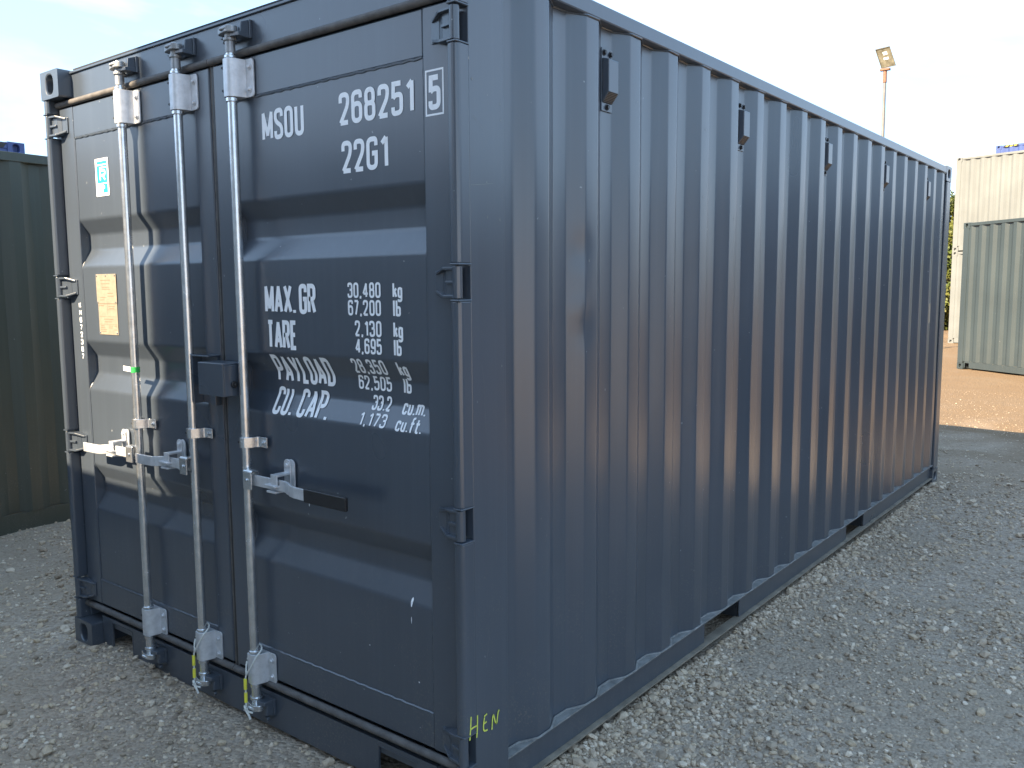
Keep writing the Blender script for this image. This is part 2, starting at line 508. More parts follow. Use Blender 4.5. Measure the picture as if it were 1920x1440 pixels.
def side_wall(s):
    pr = []
    for a, b in zip(prof[:-1], prof[1:]):
        nsub = max(1, int((b - a).length / .024)) if abs((b - a).x) < 1e-6 else max(1, int((b - a).length / .03))
        for q in range(nsub): pr.append(a + (b - a) * q / nsub)
    pr.append(prof[-1])
    P = np.array([(p.x, p.y) for p in pr]); zs = np.linspace(.158, 2.531, 73)
    n = len(P)
    X = np.repeat(P[None, :, 0], len(zs), 0); Y = np.repeat(P[None, :, 1], len(zs), 0); Z = np.repeat(zs[:, None], n, 1)
    if s > 0:
        for yc, zc, sy, sz, a in DENTS:
            X = X + a * np.exp(-((Y - yc) / sy) ** 2 - ((Z - zc) / sz) ** 2)
        X = X + .0009 * np.sin(2.1 * Z + 5.3 * Y) + .0006 * np.sin(5.7 * Z - 9 * Y)
    else:
        X = W - X
    v = np.stack([X.ravel(), Y.ravel(), Z.ravel()], 1)
    i2 = np.arange(n - 1)[None, :] + n * np.arange(len(zs) - 1)[:, None]
    f = np.stack([i2, i2 + 1, i2 + n + 1, i2 + n], -1).reshape(-1, 4)
    mm = bpy.data.meshes.new('side_wall'); mm.from_pydata(v.tolist(), [], f.tolist())
    o = link('side_wall', mm, 'slate', box_root)
    if s > 0:     # outward normals, smooth with crisp folds
        if sum(p.normal.x for p in mm.polygons) < 0:
            mm.flip_normals()
        mm.polygons.foreach_set('use_smooth', [True] * len(mm.polygons))
        mm.set_sharp_from_angle(angle=math.radians(30))
    return o
side_wall(1); side_wall(-1)

# top rails, with wavering weld bead below
for s in (1, -1):
    xa, xb = sorted((mirror(2.376, s), mirror(2.4372, s)))
    MB().box(xa, xb, .163, L - .163, 2.529, 2.583).build('top_rail', 'slate', box_root, .006)
# bottom rails: web with fork pockets, ledge on top, flange at the foot
PK = [(1.66, 2.04), (3.68, 4.045)]
for s in (1, -1):
    mb = MB()
    mx_ = lambda a, b: sorted((mirror(a, s), mirror(b, s)))
    poly = [(.17, .050), (.17, .154)] + [(L - .17, .154), (L - .17, .050)]
    for a, b in reversed(PK): poly += [(b, .050), (b, .134), (a, .134), (a, .050)]
    xa, xb = mx_(2.408, 2.4155)
    mb.prism(poly, lambda u, v, t: (t, u, v), xa, xb)
    rail = mb.build('bottom_rail', 'slate', box_root, .0012)
    xa, xb = mx_(2.36, 2.4355); MB().box(xa, xb, .17, L - .17, .1545, .160).build('rail_ledge', 'floor_steel', rail)
    xa, xb = mx_(2.39, 2.4372); MB().box(xa, xb, .17, L - .17, .043, .0495).build('rail_flange', 'dust', rail)
    for a, b in PK:      # pocket lining
        xa, xb = mx_(1.90, 2.404)
        MB().box(xa, xb, a + .002, b - .002, .1345, .140).box(xa, xb, a - .006, a, .046, .134).box(xa, xb, b, b + .006, .046, .134).build('fork_pocket', 'dark', box_root)
    # weld bead and dusty, sky-paled ledge where the folded sheet meets the rail
    if s > 0:
        path = []
        for p in prof:
            path.append((p.x + .004 + .0012 * math.sin(p.y * 90), p.y, .1605 + .001 * math.sin(p.y * 61)))
        MB().tube(path, .0042, 6).build('weld_seam', 'floor_steel', box_root, smooth=True)
        path = [(p.x + .003, p.y, 2.528 + .001 * math.sin(p.y * 47)) for p in prof]
        MB().tube(path, .0036, 6).build('weld_seam', 'slate', box_root, smooth=True)
# roof, floor frame, front (blind) end
mb = MB()
for k in range(27):
    ya = .16 + k * .2145; mb.prism([(ya, 2.560), (ya + .06, 2.560), (ya + .085, 2.578), (ya + .19, 2.578), (ya + .2145, 2.560)], lambda u, v, t: (t, u, v), .06, W - .06)
mb.build('roof', 'slate', box_root)
MB().box(.1, W - .1, .16, L - .1, .138, .16).build('floor', 'timber', box_root)
mb = MB(); mb.box(.15, W - .15, L - .05, L - .03, .1, 2.55); mb.build('end_wall', 'slate', box_root)

# doors ------------------------------------------------------------
RIBS = [(1.950, 1.887, 1.820, 1.747), (1.420, 1.352, 1.276, 1.202), (.860, .792, .730, .656)]
YP, YR, YF = .0545, .0945, .0500          # panel face, recess floor, frame face
zprof = [(YP, .2)]
for a, b, c, d in reversed(RIBS):
    zprof += [(YP, d, .010), (YR, c, .010), (YR, b, .010), (YP, a, .010)]
zprof.append((YP, 2.44))
zprof = round_path(zprof, seg=5)
def door_y(z):
    for p, q in zip(zprof[:-1], zprof[1:]):
        if p.y <= z <= q.y: return p.x + (q.x - p.x) * (z - p.y) / max(1e-9, q.y - p.y)
    return YP
def make_door(x0, x1, pl, pr_):
    """x0..x1 leaf, pl..pr_ pressed panel"""
    zb, zt, pb, pt = .204, 2.438, .317, 2.303
    n = 26
    xs = np.linspace(pl - .01, pr_ + .01, n)
    mb = MB()
    sel = [p for p in zprof if pb - .01 < p.y < pt + .01]
    sel = [Vector((YP, pb - .01))] + sel + [Vector((YP, pt + .01))]
    vs_, fs = [], []
    for p in sel:
        for x in xs: vs_.append((x, p.x + .0008 * math.sin(3.1 * x + 2.3 * p.y), p.y))
    for j in range(len(sel) - 1):
        for i in range(n - 1): fs.append((j * n + i, j * n + i + 1, (j + 1) * n + i + 1, (j + 1) * n + i))
    me_ = bpy.data.meshes.new('door'); me_.from_pydata(vs_, [], fs)
    door = link('door', me_, 'slate', box_root)
    if sum(p.normal.y for p in me_.polygons) > 0: me_.flip_normals()
    me_.polygons.foreach_set('use_smooth', [True] * len(me_.polygons)); me_.set_sharp_from_angle(angle=math.radians(30))
    mb = MB()
    mb.box(x0, pl, YF, .105, zb, zt); mb.box(pr_, x1, YF, .105, zb, zt)
    mb.box(pl + .0005, pr_ - .0005, YF + .0015, .105, pt, zt - .001); mb.box(pl + .0005, pr_ - .0005, YF + .0015, .105, zb + .001, pb)
    mb.build('door_frame', 'slate', door, .004)
    # weld beads round the pressed panel
    jit = lambda k: .0012 * math.sin(k * 1.7) + .0008 * math.sin(k * 4.1)
    path = [(pl + .004 + (pr_ - pl - .008) * k / 60, YP - .0005, pt - .002 + jit(k)) for k in range(61)]
    MB().tube(path, .0046, 6).build('weld_seam', 'slate', door, smooth=True)
    path = [(pl + .004 + (pr_ - pl - .008) * k / 60, YP - .0005, pb + .002 + jit(k + 9)) for k in range(61)]
    MB().tube(path, .0046, 6).build('weld_seam', 'slate', door, smooth=True)
    for xx in (pl + .001, pr_ - .001):
        zz = np.linspace(pb, pt, 140)
        path = [(xx + jit(i) * .6, door_y(z) - .0002, z) for i, z in enumerate(zz)]
        MB().tube(path, .0032, 5).build('weld_seam', 'slate', door, smooth=True)
    # rubber gasket: fat dusty lips top, bottom and at both edges
    MB().tube([(x0 - .012, .047, 2.4535), (x1 + .012, .047, 2.4535)], .0125, 10).build('gasket', 'gasket', door, smooth=True)
    MB().tube([(x0 - .012, .047, .1835), (x1 + .012, .047, .1835)], .0135, 10).build('gasket', 'gasket', door, smooth=True)
    MB().box(x0 - .0095, x0 - .0005, .056, .10, .19, 2.45).build('gasket', 'gasket', door)
    MB().box(x1 + .0005, x1 + .0095, .056, .10, .19, 2.45).build('gasket', 'gasket', door)
    return door
door_l = make_door(.052, 1.204, .171, 1.107)
door_r = make_door(1.232, W - .052, 1.329, W - .169)
tag(door_l, 'left door leaf, partly in sun, with a tan data plate and a cyan sticker')
tag(door_r, 'right door leaf in shade with the white weight lettering')
MB().box(1.2145, 1.2215, .056, .10, .19, 2.45).build('centre_gasket', 'rubber', box_root)
MB().box(.05, W - .05, .112, .118, .16, 2.47).build('door_backing', 'dark', box_root)

def hinge(door, s, z):
    mb = MB()
    q = lambda x: mirror(x, s)
    mb.cyl((q(2.4195), .0185, z - .0455), (q(2.4195), .0185, z + .0455), .0142, n=18)
    def arm(xa, xb, za, zb, ya, yb, t):      # hex from pin (xa) to tail (xb)
        p = [(q(xa), ya, za - t), (q(xb), yb, zb - t), (q(xb), .0495, zb - t), (q(xa), .0495, za - t),
             (q(xa), ya, za + t), (q(xb), yb, zb + t), (q(xb), .0495, zb + t), (q(xa), .0495, za + t)]
        mb.hexa(p)
    arm(2.412, 2.365, z, z, .0225, .030, .0375)
    arm(2.365, 2.345, z, z, .030, .040, .0355)
    arm(2.345, 2.308, z, z, .040, .0452, .0335)
    for sg in (-1, 1):
        arm(2.412, 2.362, z + sg * .0395, z + sg * .0395, .010, .016, .0042)
        arm(2.362, 2.316, z + sg * .0395, z + sg * .0265, .016, .040, .0042)
    arm(2.412, 2.368, z, z, .013, .021, .0045)
    return mb.build('hinge', 'slate', door, .0016)
for z in HZ:
    hinge(door_r, 1, z); hinge(door_l, -1, z)

# locking bars -------------------------------------------------------
RX = [.657, 1.060, 1.400]
RY = .010
def stadium(cx, cz, w, h, n=8):
    r = w / 2; out = []
    for i in range(n + 1): t = PI * i / n; out.append((cx + r * math.cos(t), cz + h / 2 - r + r * math.sin(t)))
    for i in range(n + 1): t = PI + PI * i / n; out.append((cx + r * math.cos(t), cz - h / 2 + r + r * math.sin(t)))
    return out
def bolt(mb, x, y, z, r=.0075):
    mb.cyl((x, y, z), (x, y - .003, z), r * 1.5, n=14)
    mb.cyl((x, y - .003, z), (x, y - .009, z), r, r * .75, n=10)
def bearing(parent, x, z0, z1):
    mb = MB()
    pr1 = round_path([(x - .030, .049), (x - .026, RY + .004, .010), (x - .022, RY - .022, .018), (x + .018, RY - .024, .018), (x + .030, RY + .006, .012), (x + .036, .043), (x + .036, .049)], seg=6)
    mb.prism([(p.x, p.y) for p in pr1], lambda u, v, t: (u, v, t), z0, z1)
    fl = round_path([(x + .030, z0), (x + .078, z0, .014), (x + .078, z1, .014), (x + .030, z1)], seg=5)
    mb.prism([(p.x, p.y) for p in fl], lambda u, v, t: (u, t, v), .043, .0493)
    fl = round_path([(x - .026, z0), (x - .062, z0, .014), (x - .062, z1, .014), (x - .026, z1)], seg=5)
    mb.prism([(p.x, p.y) for p in fl], lambda u, v, t: (u, t, v), .043, .0493)
    for zz in (z0 + .025, z1 - .028):
        bolt(mb, x + .058, .043, zz); bolt(mb, x - .046, .043, zz)
    o = mb.build('bearing_bracket', 'zinc', parent, .0016)
    for zz in (z0 + .022, z1 - .030): MB().cyl((x - .0265, RY - .006, zz), (x - .0225, RY - .0205, zz), .0042, n=8).build('drain_hole', 'dark', parent)
    MB().cyl((x, RY, z0 - .016), (x, RY, z0 - .001), .0215, n=20).build('collar', 'galv', parent, .002, smooth=True)
    MB().cyl((x, RY, z1 + .001), (x, RY, z1 + .012), .0215, n=20).build('collar', 'galv', parent, .002, smooth=True)
def cam_end(parent, x, z, sg, mat):
    """forged cam on the bar end and its keeper on the frame; sg=+1 top, -1 bottom"""
    mb = MB()
    mb.cyl((x, RY, z - sg * .062), (x, RY, z + sg * .012), .0175, n=16)
    mb.cyl((x, RY, z - sg * .022), (x, RY, z - sg * .010), .0225, n=16)
    # claw: two horns curling round the keeper
    claw = round_path([(x - .016, -.016), (x - .048, -.006, .01), (x - .052, .022, .008), (x - .036, .026, .006), (x - .032, .008, .006), (x - .004, .010, .01),
                       (x + .010, .022, .006), (x + .036, .020, .01), (x + .044, -.006, .012), (x + .020, -.022, .01)], closed=True, seg=4)
    a, b = sorted((z + sg * .002, z + sg * .024))
    mb.prism([(p.x, p.y) for p in claw], lambda u, v, t: (u, v, t), a, b)
    mb.cyl((x, RY - .004, z + sg * .020), (x, RY - .004, z + sg * .034), .0125, .009, n=12)
    mb.cyl((x - .012, RY - .030, z + sg * .014), (x + .022, RY - .026, z + sg * .016), .0065, n=8)
    cam_o = mb.build('cam', mat, parent, .0025, smooth=False)
    mb = MB()
    zz = sorted((z - sg * .012, z + sg * .050)); bar = .052 if sg < 0 else .058
    mb.box(x - .058, x + .062, bar - .012, bar - .0005, *zz)
    for xx in (x - .058, x + .040):
        mb.hexa([(xx, .012, zz[0] + .008), (xx + .016, .012, zz[0] + .008), (xx + .018, bar - .012, zz[0] + .002), (xx - .002, bar - .012, zz[0] + .002),
                 (xx, .018, zz[1] - .012), (xx + .016, .018, zz[1] - .012), (xx + .018, bar - .012, zz[1] - .002), (xx - .002, bar - .012, zz[1] - .002)])
    mb.hexa([(x + .020, -.004, z - sg * .004 - .007), (x + .058, .004, z - sg * .004 - .007), (x + .060, bar - .012, z - sg * .004 - .009), (x + .022, bar - .012, z - sg * .004 - .009),
             (x + .020, -.004, z - sg * .004 + .007), (x + .058, .004, z - sg * .004 + .007), (x + .060, bar - .012, z - sg * .004 + .009), (x + .022, bar - .012, z - sg * .004 + .009)])
    if sg > 0:
        mb.cyl((x - .045, .018, z - .018), (x - .010, .004, z - .012), .0055, n=8)
    else:
        mb.cyl((x + .03, bar - .012, zz[0] - .018), (x + .03, bar - .026, zz[0] - .020), .010, n=10)
    mb.build('cam_keeper', 'slate', parent, .002)
def guide(parent, x, z):
    mb = MB()
    pr1 = round_path([(x - .020, .049), (x - .024, RY, .010), (x - .016, RY - .022, .012), (x + .012, RY - .024, .012), (x + .026, RY + .002, .010), (x + .034, .040, .006), (x + .080, .040), (x + .080, .0445), (x + .030, .0445), (x + .022, .03), (x + .0175, RY), (x - .0175, RY), (x - .016, .049)], seg=4)
    mb.prism([(p.x, p.y) for p in pr1], lambda u, v, t: (u, v, t), z - .019, z + .019)
    bolt(mb, x + .062, .040, z, .006)
    mb.build('bar_guide', 'galv', parent, .0012)
    MB().cyl((x - .026, RY - .004, z), (x - .022, RY - .017, z), .004, n=8).build('rivet', 'dark', parent)

def flat_bar(mb, path, h, t):
    """path of (x,y,z) centres; bar of height h and thickness t lying in the xy direction"""
    P = [Vector(p) for p in path]; vs_ = []
    for i, p in enumerate(P):
        d = (P[min(i + 1, len(P) - 1)] - P[max(i - 1, 0)]); nn = Vector((d.y, -d.x, 0)).normalized() * t / 2
        for a, b in ((-1, -1), (1, -1), (1, 1), (-1, 1)):
            vs_.append(p + a * nn + Vector((0, 0, b * h / 2)))
    fs = [(0, 1, 2, 3), tuple(range(len(vs_) - 4, len(vs_)))]
    for i in range(len(P) - 1):
        for k in range(4): fs.append((i * 4 + k, i * 4 + (k + 1) % 4, i * 4 + 4 + (k + 1) % 4, i * 4 + 4 + k))
    mb.add(vs_, fs)

def locking_bar(i, x, d, xk, xe, grip):
    """d = +1 handle to the right, -1 to the left; xk keeper, xe handle end"""
    bar = MB().cyl((x, RY, .155), (x, RY, 2.478), .0164, n=24).build('locking_bar', 'galv', box_root, smooth=True)
    bearing(bar, x, 2.300, 2.428); bearing(bar, x, .192, .306)
    cam_end(bar, x, 2.508, 1, 'galv_dull'); cam_end(bar, x, .118, -1, 'galv')
    guide(bar, x, 1.096)
    # handle hub: U clamp welded to the bar
    zc = .968
    mb = MB()
    sh = .020 if d > 0 else .004
    xa, xb = sorted((x + d * sh, x + d * (sh + .048)))
    mb.box(xa, xb, RY - .034, RY - .028, zc - .033, zc + .030)
    pr1 = round_path([(RY - .034, zc + .024), (RY - .030, zc + .036, .006), (RY + .000, zc + .036, .01), (RY + .004, zc + .014), (RY - .002, zc + .014), (RY - .004, zc + .029, .006), (RY - .024, zc + .029, .006), (RY - .028, zc + .022)], seg=4)
    mb.prism([(p.x, p.y) for p in pr1], lambda u, v, t: (t, u, v), xa, xb)
    mb.box(xa, xb, RY + .0, RY + .005, zc - .026, zc + .016)
    mb.cyl((x + d * (sh + .022), RY - .034, zc), (x + d * (sh + .022), RY - .039, zc), .006, n=10)
    mb.build('handle_hub', 'galv', bar, .0014)
    mb = MB()
    L0 = abs(xk - x)
    path = [(x + d * .035, RY - .014, zc), (x + d * (L0 - .055), RY - .016, zc), (x + d * (L0 + .03), RY - .017, zc),
            (x + d * (L0 + .055), RY - .022, zc - .001), (x + d * (L0 + .085), RY - .034, zc - .004), (x + d * (L0 + .11), RY - .039, zc - .005)]
    xg = xe - d * .21 if grip else xe
    path.append((xg, RY - .040, zc - .006))
    flat_bar(mb, path, .039, .0085)
    hd = mb.build('handle', 'zinc', bar, .0018)
    if grip:
        mb = MB(); flat_bar(mb, [(xg, RY - .040, zc - .006), (xe - d * .006, RY - .041, zc - .007), (xe, RY - .041, zc - .007)], .047, .014)
        tag(mb.build('handle_grip', 'rubber', bar, .004, segs=3), 'black rubber sleeve on the handle end')
    # keeper: slotted plate on the door with a swinging catch
    mb = MB()
    st = stadium(xk, zc + .016, .040, .135)
    mb.prism(st, lambda u, v, t: (u, t, v), .043, YF - .0004)
    st = stadium(xk - .012, zc + .020, .034, .128)
    mb.prism(st, lambda u, v, t: (u, t, v), .037, .0425)
    bolt(mb, xk - .008, .037, zc + .064, .008); bolt(mb, xk - .004, .043, zc - .036, .007)
    # catch: folded strap over the bar
    mb.box(xk - .030, xk + .004, RY - .030, RY - .0245, zc - .004, zc + .038)
    mb.box(xk - .030, xk + .004, RY - .0245, .037, zc + .030, zc + .0375)
    mb.hexa([(xk - .062, RY - .036, zc - .006), (xk + .006, RY - .040, zc - .006), (xk + .006, RY - .012, zc - .006), (xk - .05, RY - .010, zc - .006),
             (xk - .062, RY - .036, zc + .001), (xk + .006, RY - .040, zc + .001), (xk + .006, RY - .012, zc + .001), (xk - .05, RY - .010, zc + .001)])
    mb.box(xk - .050, xk + .000, RY - .034, .037, zc - .028, zc - .021)
    mb.build('handle_keeper', 'zinc', bar, .0014)
    return bar
bars = [locking_bar(0, RX[0], -1, .490, .262, False), locking_bar(1, RX[1], -1, .922, .700, False), locking_bar(2, RX[2], 1, 1.606, 1.982, True)]
tag(bars[0], 'leftmost galvanised locking bar, sunlit, with a band of green tape')
tag(bars[1], 'middle galvanised locking bar on the left door')
tag(bars[2], 'galvanised locking bar on the right door with a black gripped handle')
MB().cyl((RX[0], RY, 1.308), (RX[0], RY, 1.330), .0180, n=20).build('tape', 'green_tape', bars[0], smooth=True)
mb = MB(); mb.hexa([(RX[0] - .085, RY - .006, 1.311), (RX[0] - .016, RY - .010, 1.309), (RX[0] - .016, RY - .0085, 1.309), (RX[0] - .085, RY - .0045, 1.311),
                    (RX[0] - .085, RY - .006, 1.331), (RX[0] - .016, RY - .010, 1.329), (RX[0] - .016, RY - .0085, 1.329), (RX[0] - .085, RY - .0045, 1.331)])
mb.build('tape', 'white', bars[0])

# lock box bridging the two doors
lb = MB()
lb.box(1.217, 1.372, -.056, -.050, 1.263, 1.382)
lb.box(1.217, 1.372, -.050, .035, 1.376, 1.382)
lb.box(1.366, 1.372, -.050, .035, 1.263, 1.376); lb.box(1.217, 1.223, -.050, .035, 1.263, 1.376)
lock = lb.build('lock_box', 'slate', box_root, .006, segs=3)
MB().cyl((1.372, -.012, 1.305), (1.379, -.012, 1.305), .013, n=14).cyl((1.379, -.012, 1.305), (1.385, -.012, 1.305), .006, n=10).build('keyhole', 'rubber', lock, .002)
mb = MB(); mb.box(1.094, 1.206, -.006, .049, 1.394, 1.400); mb.box(1.094, 1.100, -.004, .049, 1.215, 1.394); mb.box(1.170, 1.206, .020, .049, 1.212, 1.262)
mb.box(1.1, 1.2, .036, .049, 1.215, 1.394)
mb.build('lock_bracket', 'slate', lock, .0015)

# vents in the troughs of the long wall
def vent(k):
    yc = Y0 + PIT * k + .1058; x = XT + .001
    ya, yb = yc - .0345, yc + .0345; z0, z1 = 2.250, 2.462
    root_v = MB()
    root_v.box(x, x + .004, ya, yb, z0, z1)
    o = root_v.build('vent', 'slate', box_root, .001)
    mb = MB()
    pr1 = [(x + .004, z1 - .034), (x + .031, z1 - .042), (x + .031, z0 + .062), (x + .004, z0 + .028)]
    mb.prism(pr1, lambda u, v, t: (u, t, v), ya + .003, yb - .001)
    mb.build('vent_cover', 'slate', o, .003)
    mb = MB()
    for q in range(8):       # louvre slots on the sloping underside
        t = (q + .5) / 8
        xx = x + .004 + .027 * t; zz = z0 + .028 + .034 * t
        d = Vector((.027, 0, .034)).normalized(); nrm = Vector((d.z, 0, -d.x))
        c = Vector((xx, 0, zz)) + nrm * .0008
        p = []
        for off_n in (-.0015, .0009):
            for yy, dd in ((ya + .007, -.0012), (yb - .005, -.0012), (yb - .005, .0012), (ya + .007, .0012)):
                w_ = c + d * dd + nrm * off_n; p.append((w_.x, yy, w_.z))
        mb.hexa(p)
    tag(mb.build('louvre', 'dark', o), kind='stuff')
    for yy, zz in ((ya + .015, z1 - .016), (yb - .014, z1 - .017), (yc, z0 + .015)):
        mb = MB(); mb.cyl((x + .004, yy, zz), (x + .006, yy, zz), .0115, n=12); mb.cyl((x + .006, yy, zz), (x + .013, yy, zz), .0085, .007, n=8)
        mb.build('screw', 'rubber', o)
for k in (1, 5, 9, 13, 17): vent(k)
# paint specks and fine scratches on the post and long wall
mb = MB()
rs = random.Random(5)
for q in range(46):
    y = rs.uniform(.03, 5.6) if q > 14 else rs.uniform(.02, .2); z = rs.uniform(.25, 2.4); r = rs.uniform(.0012, .0034)
    if y < .21: xs_ = 2.4371
    else:
        ph = (y - (Y0 - .0735)) % PIT
        if ph > .066: y -= ph - rs.uniform(.01, .06)
        xs_ = XC + .0026
        if y < .22: continue
    mb.add([(xs_, y + r * math.cos(a), z + r * 1.6 * math.sin(a)) for a in np.linspace(0, 2 * PI, 7)[:-1]], [tuple(range(6))])
for (y, z, dy, dz) in ((.06, 1.93, .10, .012), (.10, 1.42, .02, -.20), (.15, .98, .015, -.16), (.07, 2.12, .05, -.03), (.12, .62, -.01, -.12)):
    ribbon_pts = [Vector((y + dy * t_ + .004 * math.sin(5 * t_), z + dz * t_)) for t_ in (0, .25, .5, .75, 1)]
    n_r = len(ribbon_pts)
    mb.add([(2.4371, p.x, p.y + .0005) for p in ribbon_pts] + [(2.4371, p.x + .0006, p.y - .0005) for p in ribbon_pts], [(i, i + 1, n_r + i + 1, n_r + i) for i in range(n_r - 1)])
tag(mb.build('paint_specks', 'floor_steel', box_root), kind='stuff')
# small inspection label near the far end
MB().box(XC + .001, XC + .0025, 5.50, 5.555, 1.35, 1.50).build('label_plate', 'plate', box_root)

# lettering ------------------------------------------------------------
R_ = .5
def ro(*pts): return [tuple(p) for p in pts]
G = {
 '0': (.40, [('c', ro((0, 0, R_), (1, 0, R_), (1, 1, R_), (0, 1, R_)))]),
 'O': (.40, [('c', ro((0, 0, R_), (1, 0, R_), (1, 1, R_), (0, 1, R_)))]),
 '1': (.26, [('o', ro((.1, .80), (.9, 1), (.9, 0)))]),
 '2': (.40, [('o', ro((0, .72), (0, 1, R_), (1, 1, R_), (1, .62, .5), (0, 0), (1, 0)))]),
 '3': (.40, [('o', ro((0, .76), (0, 1, R_), (1, 1, R_), (1, .53, .3), (.4, .53))), ('o', ro((.55, .53), (1, .53, .3), (1, 0, R_), (0, 0, R_), (0, .24)))]),
 '4': (.44, [('o', ro((.75, 0), (.75, 1), (0, .24), (1.1, .24)))]),
 '5': (.40, [('o', ro((.95, 1), (.06, 1), (.02, .52), (.3, .62, .2), (1, .62, .5), (1, 0, R_), (0, 0, R_), (0, .22)))]),
 '6': (.40, [('c', ro((0, 0, R_), (1, 0, R_), (1, .60, R_), (0, .60, R_))), ('o', ro((0, .3), (0, 1, R_), (1, 1, R_), (1, .78)))]),
 '7': (.38, [('o', ro((0, 1), (1, 1), (.35, 0)))]),
 '8': (.40, [('c', ro((0, 0, R_), (1, 0, R_), (1, .53, .4), (0, .53, .4))), ('c', ro((.04, .53, .4), (.96, .53, .4), (.96, 1, R_), (.04, 1, R_)))]),
 '9': (.40, [('c', ro((0, .40, R_), (1, .40, R_), (1, 1, R_), (0, 1, R_))), ('o', ro((1, .7), (1, 0, R_), (0, 0, R_), (0, .22)))]),
 'M': (.58, [('o', ro((0, 0), (0, 1), (.5, .12), (1, 1), (1, 0)))]),
 'S': (.42, [('o', ro((1, .76), (1, 1, R_), (0, 1, R_), (0, .60, .5), (1, .40, .5), (1, 0, R_), (0, 0, R_), (0, .24)))]),
 'U': (.40, [('o', ro((0, 1), (0, 0, R_), (1, 0, R_), (1, 1)))]),
 'G': (.42, [('o', ro((1, .76), (1, 1, R_), (0, 1, R_), (0, 0, R_), (1, 0, R_), (1, .50), (.5, .50)))]),
 'A': (.50, [('o', ro((0, 0), (.5, 1), (1, 0))), ('o', ro((.2, .28), (.8, .28)))]),
 'X': (.48, [('o', ro((0, 0), (1, 1))), ('o', ro((0, 1), (1, 0)))]),
 'R': (.42, [('o', ro((0, 0), (0, 1), (1, 1, R_), (1, .50, R_), (0, .50))), ('o', ro((.5, .50), (1, 0)))]),
 'T': (.42, [('o', ro((0, 1), (1, 1))), ('o', ro((.5, 1), (.5, 0)))]),
 'E': (.36, [('o', ro((1, 1), (0, 1), (0, 0), (1, 0))), ('o', ro((0, .52), (.85, .52)))]),
 'P': (.42, [('o', ro((0, 0), (0, 1), (1, 1, R_), (1, .46, R_), (0, .46)))]),
 'Y': (.46, [('o', ro((0, 1), (.5, .45), (1, 1))), ('o', ro((.5, .45), (.5, 0)))]),
 'L': (.36, [('o', ro((0, 1), (0, 0), (1, 0)))]),
 'D': (.42, [('c', ro((0, 0), (1, 0, R_), (1, 1, R_), (0, 1)))]),
 'C': (.40, [('o', ro((1, .74), (1, 1, R_), (0, 1, R_), (0, 0, R_), (1, 0, R_), (1, .26)))]),
 'H': (.42, [('o', ro((0, 0), (0, 1))), ('o', ro((1, 0), (1, 1))), ('o', ro((0, .5), (1, .5)))]),
 'K': (.44, [('o', ro((0, 0), (0, 1))), ('o', ro((1, 1), (.05, .45))), ('o', ro((.35, .62), (1, 0)))]),
 'k': (.36, [('o', ro((0, 0), (0, 1))), ('o', ro((.95, .62), (.05, .28))), ('o', ro((.4, .42), (1, 0)))]),
 'g': (.36, [('c', ro((0, 0, R_), (1, 0, R_), (1, .62, R_), (0, .62, R_))), ('o', ro((1, .66), (1, -.30, R_), (0, -.30, R_), (0, -.18)))]),
 'l': (.04, [('o', ro((.5, -.06), (.5, 1.06)))]),
 'b': (.36, [('o', ro((0, 1.06), (0, -.06))), ('o', ro((0, .56), (1, .56, .4), (1, 0, .4), (0, 0)))]),
 'c': (.34, [('o', ro((1, .46), (1, .64, R_), (0, .64, R_), (0, 0, R_), (1, 0, R_), (1, .18)))]),
 'u': (.34, [('o', ro((0, .64), (0, 0, R_), (1, 0, R_), (1, .1))), ('o', ro((1, .64), (1, 0)))]),
 'm': (.58, [('o', ro((0, 0), (0, .64))), ('o', ro((0, .5), (0, .64, .2), (.5, .64, .3), (.5, 0))), ('o', ro((.5, .5), (.5, .64, .2), (1, .64, .3), (1, 0)))]),
 'f': (.30, [('o', ro((1.15, 1), (.4, 1, .4), (.4, -.06))), ('o', ro((-.05, .62), (1.1, .62)))]),
 't': (.30, [('o', ro((.4, .92), (.4, 0, .25), (1.15, 0))), ('o', ro((-.1, .62), (1.15, .62)))]),
 'N': (.44, [('o', ro((0, 0), (0, 1), (1, 0), (1, 1)))]),
 '.': (.06, [('o', ro((.5, -.04), (.5, .07)))]),
 ',': (.08, [('o', ro((.2, -.14), (.7, .07)))]),
}
def strokes_of(text, x0, x1, z0, z1, tr=.135, gap=.28, space=.34):
    """centreline strokes of a line of lettering fitted to the rectangle"""
    h = z1 - z0; t = tr * h
    pos, u = [], 0
    for ch in text:
        if ch == ' ': u += space; continue
        pos.append((ch, u)); u += G[ch][0] + gap
    tot = u - gap
    sx = (x1 - x0 - t) / (tot * h)
    out = []
    for ch, uu in pos:
        w = G[ch][0]
        for kind, pts in G[ch][1]:
            P = []
            for p in pts:
                r = (p[2] * min(w * sx, 1) * h * .98 if len(p) > 2 else 0)
                P.append((x0 + t / 2 + (uu + p[0] * w) * h * sx, z0 + t / 2 + p[1] * (h - t), r))
            rp = round_path(P, kind == 'c', 6)
            if kind == 'c': out.append((rp, True)); continue
            cur = [rp[0]]
            for a, b, c in zip(rp[:-2], rp[1:-1], rp[2:]):
                cur.append(b)
                if (b - a).length > 1e-7 and (c - b).length > 1e-7 and (b - a).normalized().dot((c - b).normalized()) < -.12:
                    out.append((cur, False)); cur = [b]
            cur.append(rp[-1]); out.append((cur, False))
    return out, t
